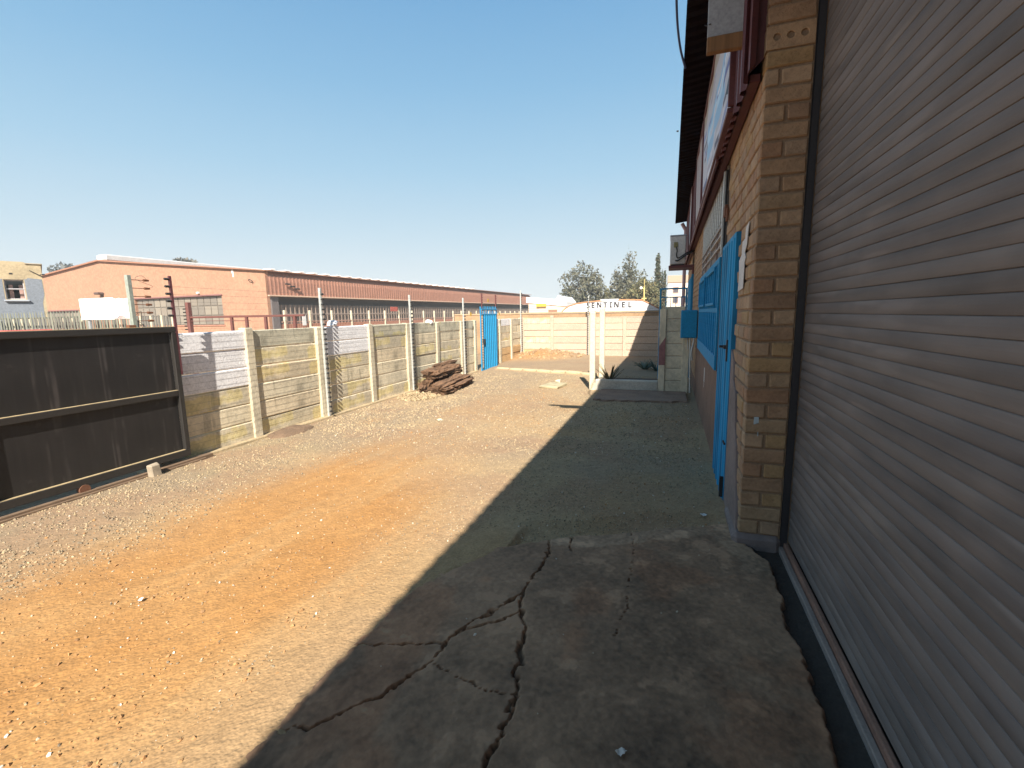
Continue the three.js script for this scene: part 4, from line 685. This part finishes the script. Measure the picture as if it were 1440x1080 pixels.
  add('vent_louvre', mg([0, 1, 2].map(k => lim(.21, .30, 4.1 - k * .16, 4.2 - k * .16, -1.5 - k * .45, -1.95 - k * .45, .02))), M.dark, o);
}
{ // post and rail fence in front of the warehouse
  const o = thing('yard_fence', 'row of pale fence posts with brown rails before the warehouse', 'fence', [-21, 0, 0]);
  const g = lim(-.06, .06, 0, 2.05, -.06, .06, .02);
  for (let k = 0; k < 27; k++) add('post', g, M.post, o, [0, 0, -21.2 - k * 2], [0, 0, rr(-.02, .02)]);
  add('rail', lim(-.03, .03, 1.36, 1.42, -21, -73, .01), mat([.40, .22, .16]), o); add('rail', lim(-.03, .03, .5, .56, -21, -73, .01), mat([.40, .22, .16]), o);
  const st = []; for (let z = -21.1; z > -73; z -= .16) st.push(lim(-.012, .012, .1, 1.34, z, z - .03, .002)); tag(add('pickets', mg(st), mat([.30, .14, .10]), o), null, null, null, 'stuff');
  add('white_plate', lim(.07, .09, 1.15, 1.75, -22.5, -22.8, .004), mat([.75, .72, .68]), o);
  add('red_plate', lim(.07, .09, 2.0, 2.35, -31.9, -32.9, .004), mat([.45, .10, .07]), o);
}
{ // grey house, its front turned square to the yard
  const o = thing('grey_house', 'flat roofed house painted grey blue below bare cement at far left', 'building', [-24.05, 0, -12]); o.rotation.y = 64 * Math.PI / 180;
  const poly = (pts, holes = []) => { const s = new THREE.Shape(); pts.forEach((p, i) => i ? s.lineTo(...p) : s.moveTo(...p)); s.closePath(); for (const [a, b, c, d] of holes) { const h = new THREE.Path(); h.moveTo(a, c); h.lineTo(b, c); h.lineTo(b, d); h.lineTo(a, d); h.closePath(); s.holes.push(h); } return s; };
  const W = [[-1.09, -.55, 2.52, 3.28], [-3.6, -2.7, 2.52, 3.28]];
  add('wall', uvm(new THREE.ExtrudeGeometry(poly([[0, 0], [0, 3.88], [-.42, 3.95], [-.5, 3.98], [-7, 4.05], [-7, 0]], W), { depth: 6, bevelEnabled: false }).translate(0, 0, -6)), mat([.46, .36, .225], { map: rep(blotch, .6), roughness: .95 }), o);
  add('painted_band', uvm(new THREE.ExtrudeGeometry(poly([[-.14, .8], [-.10, 2.4], [-.02, 2.75], [-.03, 3.32], [-.42, 3.36], [-.46, 3.31], [-.60, 3.30], [-1.16, 3.30], [-1.2, 3.22], [-1.3, 2.9], [-1.9, 3.2], [-5, 3.3], [-5, .8]], W.map(([a, b, c, d]) => [a - .03, b + .03, c - .03, d + .015])), { depth: .006, bevelEnabled: false })), mat([.235, .255, .29], { map: rep(grain, .5), roughness: .9 }), o);
  for (const [a, b, c, d] of W) {
    const w = new THREE.Group(); w.name = 'window'; o.add(w);
    add('frame', mg([lim(a, b, d - .04, d, -.10, -.14, .004), lim(a, b, c, c + .04, -.10, -.14, .004), lim(a, a + .035, c, d, -.10, -.14, .004), lim(b - .035, b, c, d, -.10, -.14, .004), lim(a, b, 2.91, 2.95, -.09, -.14, .004)]), mat([.45, .43, .44]), w);
    add('curtain', lim(a + .10, a + .22, c, 3.1, -.3, -.33, .01), mat([.50, .32, .28]), w); add('curtain', lim(b - .16, b - .04, c, 3.1, -.3, -.33, .01), mat([.50, .32, .28]), w);
    add('pane', lim(a + .035, b - .035, c + .04, d - .04, -.118, -.122, .0005), M.glass, w); add('sill', lim(a - .06, b + .09, c - .08, c - .02, .10, -.1, .012), mat([.34, .36, .40]), w);
  }
  add('rear_wall', lim(-7, 0, 0, 3.9, -6.05, -6.2, .01), mat([.46, .36, .225]), o);
  add('air_brick', lim(-.91, -.81, 3.48, 3.54, .006, -.02, .003), M.dark, o);
  add('coping', lim(-.44, .05, 3.89, 3.94, .04, -6, .015), mat([.36, .29, .20], { map: rep(blotch, 1) }), o);
  add('cable_bracket', mg([rod([-.34, 3.66, .03], [.02, 3.42, .06], .012), rod([-.06, 3.5, .05], [.05, 3.50, .06], .018), lim(.0, .09, 3.50, 3.54, .09, .04, .006)]), M.dark, o);
}
{ // palisade before the house
  const o = thing('palisade_fence', 'grey green steel palisade fence before the grey blue house', 'fence', [0, 0, -10.5]);
  const pale = (() => { const s = new THREE.Shape(); [[-.035, 0], [.035, 0], [.035, 1.92], [0, 2.0], [-.035, 1.92]].forEach((p, i) => i ? s.lineTo(...p) : s.moveTo(...p)); s.closePath(); const g = new THREE.ExtrudeGeometry(s, { depth: .006, bevelEnabled: false }); const p = g.attributes.position; return uvm(g); })();
  const m1 = mat([.24, .245, .19], { roughness: .6, metalness: .3 }), m2 = mat([.18, .185, .15], { roughness: .6, metalness: .3 });
  for (let k = 0; k < 74; k++) add('pale', pale, k % 3 ? m1 : m2, o, [-29.5 + k * .172, 0, 0], [0, rr(-.3, .3), 0]);
  add('rail', lim(-29.6, -16.7, 1.74, 1.79, -.01, -.06, .004), m2, o); add('rail', lim(-29.6, -16.7, .3, .35, -.01, -.06, .004), m2, o);
  const b = thing('dark_slat_fence', 'dark close slatted fence behind the palisade and white board', 'fence', [0, 0, -10.9]); for (let k = 0; k < 96; k++) add('slat', lim(-.035, .035, 0, 1.74 + .05 * hsh(k, 2, 9), -.01, .01, .004), k % 4 === 3 ? M.post : mat([.13, .12, .105]), b, [-27.5 + k * .127, 0, 0]);
  const rd = thing('red_bonnet', 'small red car roof just showing over the black gate', 'car', [-21.2, 0, -9.9]); rd.scale.setScalar(.945);
  { const s = new THREE.Shape(); [[-.9, .35], [.9, .35], [.95, .75], [.6, .9], [.38, 1.30], [.2, 1.36], [-.35, 1.36], [-.6, 1.2], [-.9, .85]].forEach((p, i) => i ? s.lineTo(...p) : s.moveTo(...p)); s.closePath(); const g = new THREE.ExtrudeGeometry(s, { depth: 1.3, bevelEnabled: true, bevelSize: .08, bevelThickness: .08, bevelSegments: 3 }); add('body', uvm(g.translate(0, 0, -.65)), mat([.45, .06, .05], { roughness: .3 }), rd); for (const x of [-.55, .55]) for (const z of [-.65, .65]) add('wheel', uvm(new THREE.CylinderGeometry(.28, .28, .18, 18).rotateX(Math.PI / 2).translate(x, .28, z)), M.black, rd); add('windscreen', lim(-.3, .18, 1.0, 1.28, .72, .735, .002), M.dark, rd); }
}
{ // white board on posts
  const o = thing('notice_board', 'blank white board with a torn right end on two posts', 'sign', [-15.38, 0, -9.0]); o.rotation.y = .0;
  add('panel', lim(-1.13, .32, 1.655, 2.27, 0, -.03, .004), mat([.92, .91, .90], { roughness: .5 }), o);
  const s = new THREE.Shape(); [[.32, 1.70], [.42, 1.69], [.55, 1.76], [.72, 1.74], [.86, 1.68], [1.13, 1.66], [1.13, 2.22], [.95, 2.24], [.80, 2.21], [.6, 2.25], [.45, 2.22], [.32, 2.27], [.32, 2.02], [.40, 1.93], [.33, 1.88]].forEach((p, i) => i ? s.lineTo(...p) : s.moveTo(...p)); s.closePath();
  add('torn_sheet', uvm(new THREE.ExtrudeGeometry(s, { depth: .012, bevelEnabled: false })), mat([.90, .89, .88], { roughness: .5 }), o, [0, 0, -.012]);
  add('rear_sheet', lim(.32, 1.14, 1.66, 2.24, -.014, -.03, .003), mat([.42, .34, .32], { map: rep(blotch, 3) }), o);
  for (const x of [-.9, .9]) add('leg', lim(x - .04, x + .04, 0, 2.2, -.035, -.10, .006), M.galv, o);
}
{ // maroon railing on the neighbouring plot
  const o = thing('maroon_railing', 'maroon steel railing standing behind the white topped wall panels', 'railing', [0, 0, -9]);
  add('post', lim(-12.15, -12.05, 0, 2.06, -.05, .05, .008), mat([.16, .06, .05], { roughness: .7 }), o);
  const rm = mat([.15, .055, .045], { roughness: .6 }); add('rail', lim(-12.05, -8.3, 1.64, 1.69, -.03, .03, .006), rm, o); add('rail', lim(-12.05, -10.0, 1.56, 1.575, -.01, .01, .003), rm, o);
  for (const x of [-10.62, -10.12, -9.5, -8.6]) add('upright', lim(x - .035, x + .035, 0, 1.64, -.03, .03, .006), rm, o);
  const b = []; for (let k = 0; k < 7; k++) b.push(rod([-12.18, 1.35 + k * .09, .02], [-12.27, 1.35 + k * .09, .02], .02, 6)); tag(add('bobbins', mg(b), M.dark, o), null, null, null, 'stuff');
}
{ // far buildings
  const o = thing('white_shed', 'low white shed far off right of the orange warehouse', 'building', [-11.6, 0, -46]);
  add('wall', lim(-2.2, 1.7, 0, 2.75, 0, -5, .03), mat([.72, .55, .40], { roughness: .9 }), o);
  const s = new THREE.Shape(); [[-2.4, 2.75], [1.8, 2.30], [1.8, 2.75], [1.35, 3.3], [.9, 3.35], [.7, 3.0], [-2.4, 3.3]].forEach((p, i) => i ? s.lineTo(...p) : s.moveTo(...p)); s.closePath(); add('roof', uvm(new THREE.ExtrudeGeometry(s, { depth: 5, bevelEnabled: false }).translate(0, 0, -4.9)), mat([.86, .85, .84], { roughness: .6 }), o);
  add('yellow_sign', lim(-1.3, -.3, 2.30, 2.62, .22, .12, .01), mat([.70, .42, .05]), o); add('door', lim(-.1, .8, 0, 2.0, .03, -.02, .01), mat([.30, .16, .10]), o);
  const p = thing('rendered_block', 'distant two storey cream block with tan parapet beside the downpipe', 'building', [.45, 0, -45]);
  add('wall', lim(-.75, 2.5, 0, 4.15, 0, -6, .03), mat([.72, .62, .50], { roughness: .9 }), p); add('parapet', lim(-.8, 2.55, 4.15, 4.8, .06, -6, .03), mat([.40, .30, .22], { roughness: .9 }), p);
  for (const [x, y] of [[-.35, 2.3], [-.35, 3.2], [.6, 2.3]]) { const w = add('window', lim(x, x + .55, y, y + .6, .03, -.05, .01), mat([.62, .42, .32]), p); add('pane', lim(x + .06, x + .49, y + .06, y + .54, .036, .02, .004), mat([.10, .09, .10], { roughness: .2 }), w); }
  add('awning', lim(-.8, .9, 1.75, 2.0, .9, 0, .03), mat([.10, .06, .07]), p);
}
// trees: trunk, limbs and a crown of many small leaf sprays
function tree(name, label, p, H, blobs, n, leaf, cols, group) {
  const o = thing(name, label, 'tree', p, group);
  const limbs = [rod([0, 0, 0], [0, H * .55, 0], H * .022, 8, H * .014), rod([0, H * .5, 0], [blobs[0][0] * .6, H * .85, 0], H * .014, 6, H * .004)];
  blobs.forEach(b => limbs.push(rod([0, Math.min(b[1] * .7, H * .5), 0], [b[0], b[1], b[2]], H * .009, 5, H * .003)));
  add('trunk', mg(limbs), mat([.14, .10, .075], { roughness: 1 }), o);
  const P = [], Cc = [], w = blobs.map(b => b[3] * b[4] * b[3]), tot = w.reduce((a, b) => a + b, 0), v = V(0, 0, 0), t1 = V(0, 0, 0), t2 = V(0, 0, 0);
  for (let k = 0; k < n; k++) {
    let r = rnd() * tot, bi = 0; while (bi < w.length - 1 && r > w[bi]) { r -= w[bi]; bi++; } const b = blobs[bi];
    const u = rnd() * 2 - 1, a = rnd() * 6.2832, q = Math.sqrt(1 - u * u); let rad = .35 + .72 * Math.pow(rnd(), .6);
    const clump = fbm(Math.cos(a) * q * 3 + bi * 7, u * 3 + Math.sin(a) * q * 2, 3, 401 + bi); if (clump < .49 && rnd() < .96) continue; rad *= .62 + .85 * clump;
    v.set(b[0] + Math.cos(a) * q * b[3] * rad, b[1] + u * b[4] * rad, b[2] + Math.sin(a) * q * b[3] * rad); if (v.y < .3) continue;
    t1.set(rnd() - .5, rnd() - .3, rnd() - .5).normalize(); t2.set(rnd() - .5, rnd() - .5, rnd() - .5).cross(t1).normalize(); const s = leaf * rr(.6, 1.4);
    const c = cols[Math.floor(rnd() * cols.length)], f = rr(.75, 1.25);
    const A = v.clone().addScaledVector(t1, -s), B = v.clone().addScaledVector(t2, s * .5), D = v.clone().addScaledVector(t1, s), E2 = v.clone().addScaledVector(t2, -s * .5);
    P.push(...A.toArray(), ...B.toArray(), ...D.toArray(), ...A.toArray(), ...D.toArray(), ...E2.toArray()); for (let j = 0; j < 6; j++) Cc.push(c[0] * f, c[1] * f, c[2] * f);
  }
  const g = new THREE.BufferGeometry(); g.setAttribute('position', new THREE.Float32BufferAttribute(P, 3)); g.setAttribute('color', new THREE.Float32BufferAttribute(Cc, 3)); g.computeVertexNormals();
  add('crown', uvm(g), new THREE.MeshStandardMaterial({ vertexColors: true, roughness: .9, side: 2 }), o);
}
{
  const gum = [[.12, .115, .07], [.09, .092, .06], [.14, .125, .08], [.10, .092, .065]], olive = [[.14, .13, .06], [.12, .115, .05], [.18, .145, .065]], cyp = [[.075, .085, .045], [.06, .07, .04], [.11, .085, .05]];
  const G = 'trees beyond the lettered board';
  tree('gum_tree', 'broad dark gum tree left of the tall one', [-10.7, 0, -60], 7.8, [[0, 6.4, 0, 1.35, 1.3], [-1.5, 5.5, .3, 1.3, 1.2], [1.2, 5.3, 0, 1.4, 1.3], [.2, 4.2, .4, 2.1, 1.5], [-1.4, 3.4, 0, 1.6, 1.2], [1.7, 3.3, .2, 1.7, 1.4], [-1.2, 6.9, 0, .55, .6], [1.9, 6.1, 0, .4, .9], [0, 2.4, 0, 2.6, 1.1]], 10500, .165, gum, G);
  tree('gum_tree', 'tallest gum tree with a thin pointed top', [-5.0, 0, -60], 9.6, [[0, 7.4, 0, .75, 1.2], [0, 8.8, 0, .32, .8], [.6, 8.3, 0, .28, .6], [-.5, 6.2, 0, 1.25, 1.1], [.8, 5.6, 0, 1.2, 1.1], [-1.3, 5.0, 0, .8, 1.3], [0, 4.4, 0, 1.9, 1.2], [1.6, 4.4, 0, 1.1, 1.1], [-1.5, 6.6, 0, .3, 1.0], [0, 3, 0, 2.4, 1.2]], 9500, .15, gum, G);
  tree('olive_tree', 'yellow green bushy tree right of the tallest gum tree', [-3.0, 0, -58], 5.6, [[0, 4.2, 0, 1.2, 1.1], [-.8, 3.3, 0, 1.4, 1.2], [.7, 3.2, 0, 1.1, 1.1], [.8, 4.6, 0, .5, .9]], 7000, .14, olive, G);
  tree('olive_tree', 'low pale green tree between the two gum trees', [-7.4, 0, -61], 4.4, [[0, 3.3, 0, 1.1, 1.0], [.9, 2.9, 0, 1.0, 1.0], [-.9, 2.8, 0, 1.0, .9], [.7, 3.9, 0, .35, .5]], 5000, .14, olive, G);
  tree('hedge_tree', 'low dark tree left behind the lettered board', [-14.0, 0, -58], 3.2, [[0, 2.0, 0, 1.4, .8], [1.4, 2.1, 0, 1.2, .9], [2.6, 2.2, .5, 1.2, .9]], 4000, .14, gum, G);
  const col = (h, r) => { const b = []; for (let y = .8; y < h; y += .55) b.push([0, y, 0, r * (1 - .55 * Math.pow(y / h, 3)), .6]); return b; };
  tree('cypress', 'tallest narrow cypress, brown on its left side', [-1.62, 0, -60], 8.5, col(8.4, .40), 8000, .12, cyp, G);
  tree('cypress', 'shorter narrow cypress next to the tallest one', [-1.17, 0, -62], 6.5, col(6.4, .26), 3000, .12, cyp, G);
  tree('cypress', 'slim short cypress nearest the downpipe', [-.80, 0, -62], 6.6, col(6.5, .24), 3000, .12, cyp, G);
  tree('far_tree', 'distant grey tree behind the grey blue house roof', [-92, 0, -49], 10.6, [[0, 9.4, 0, 1.6, 1.2], [2, 8.6, 0, 1.6, 1.0], [-.5, 7.5, 0, 2.4, 1.6]], 3000, .35, [[.14, .14, .13]], 'far trees over the roofs');
  tree('far_tree', 'distant brown tree top behind the warehouse ridge vent', [-81.5, 0, -61], 12.6, [[0, 11.2, 0, 1.8, 1.0], [2, 10.8, 0, 1.4, .7], [-1.6, 10.8, 0, 1.5, .6], [0, 9, 0, 2.4, 1.6]], 3000, .35, [[.15, .13, .10]], 'far trees over the roofs');
}
{
  const o = thing('lamp_pole', 'yellow lamp pole with a white lamp before the trees', 'lamp pole', [-2.62, 0, -50]); const y = mat([.66, .50, .18], { roughness: .6 });
  add('pole', mg([rod([0, 0, 0], [0, 4.1, 0], .07, 8), rod([0, 4.1, 0], [0, 4.9, 0], .025, 6)]), y, o); add('crossbar', mg([lim(-.25, .25, 2.9, 3.0, -.05, .05, .02), lim(-.32, 0, 3.95, 4.03, -.04, .04, .01)]), y, o); add('lamp_head', uvm(new THREE.SphereGeometry(.15, 14, 10).translate(-.32, 4.02, 0)), mat([.85, .84, .8]), o);
}
scene.fog = new THREE.FogExp2(new THREE.Color().setRGB(.74, .79, .80), .0014);
renderer.render(scene, camera);
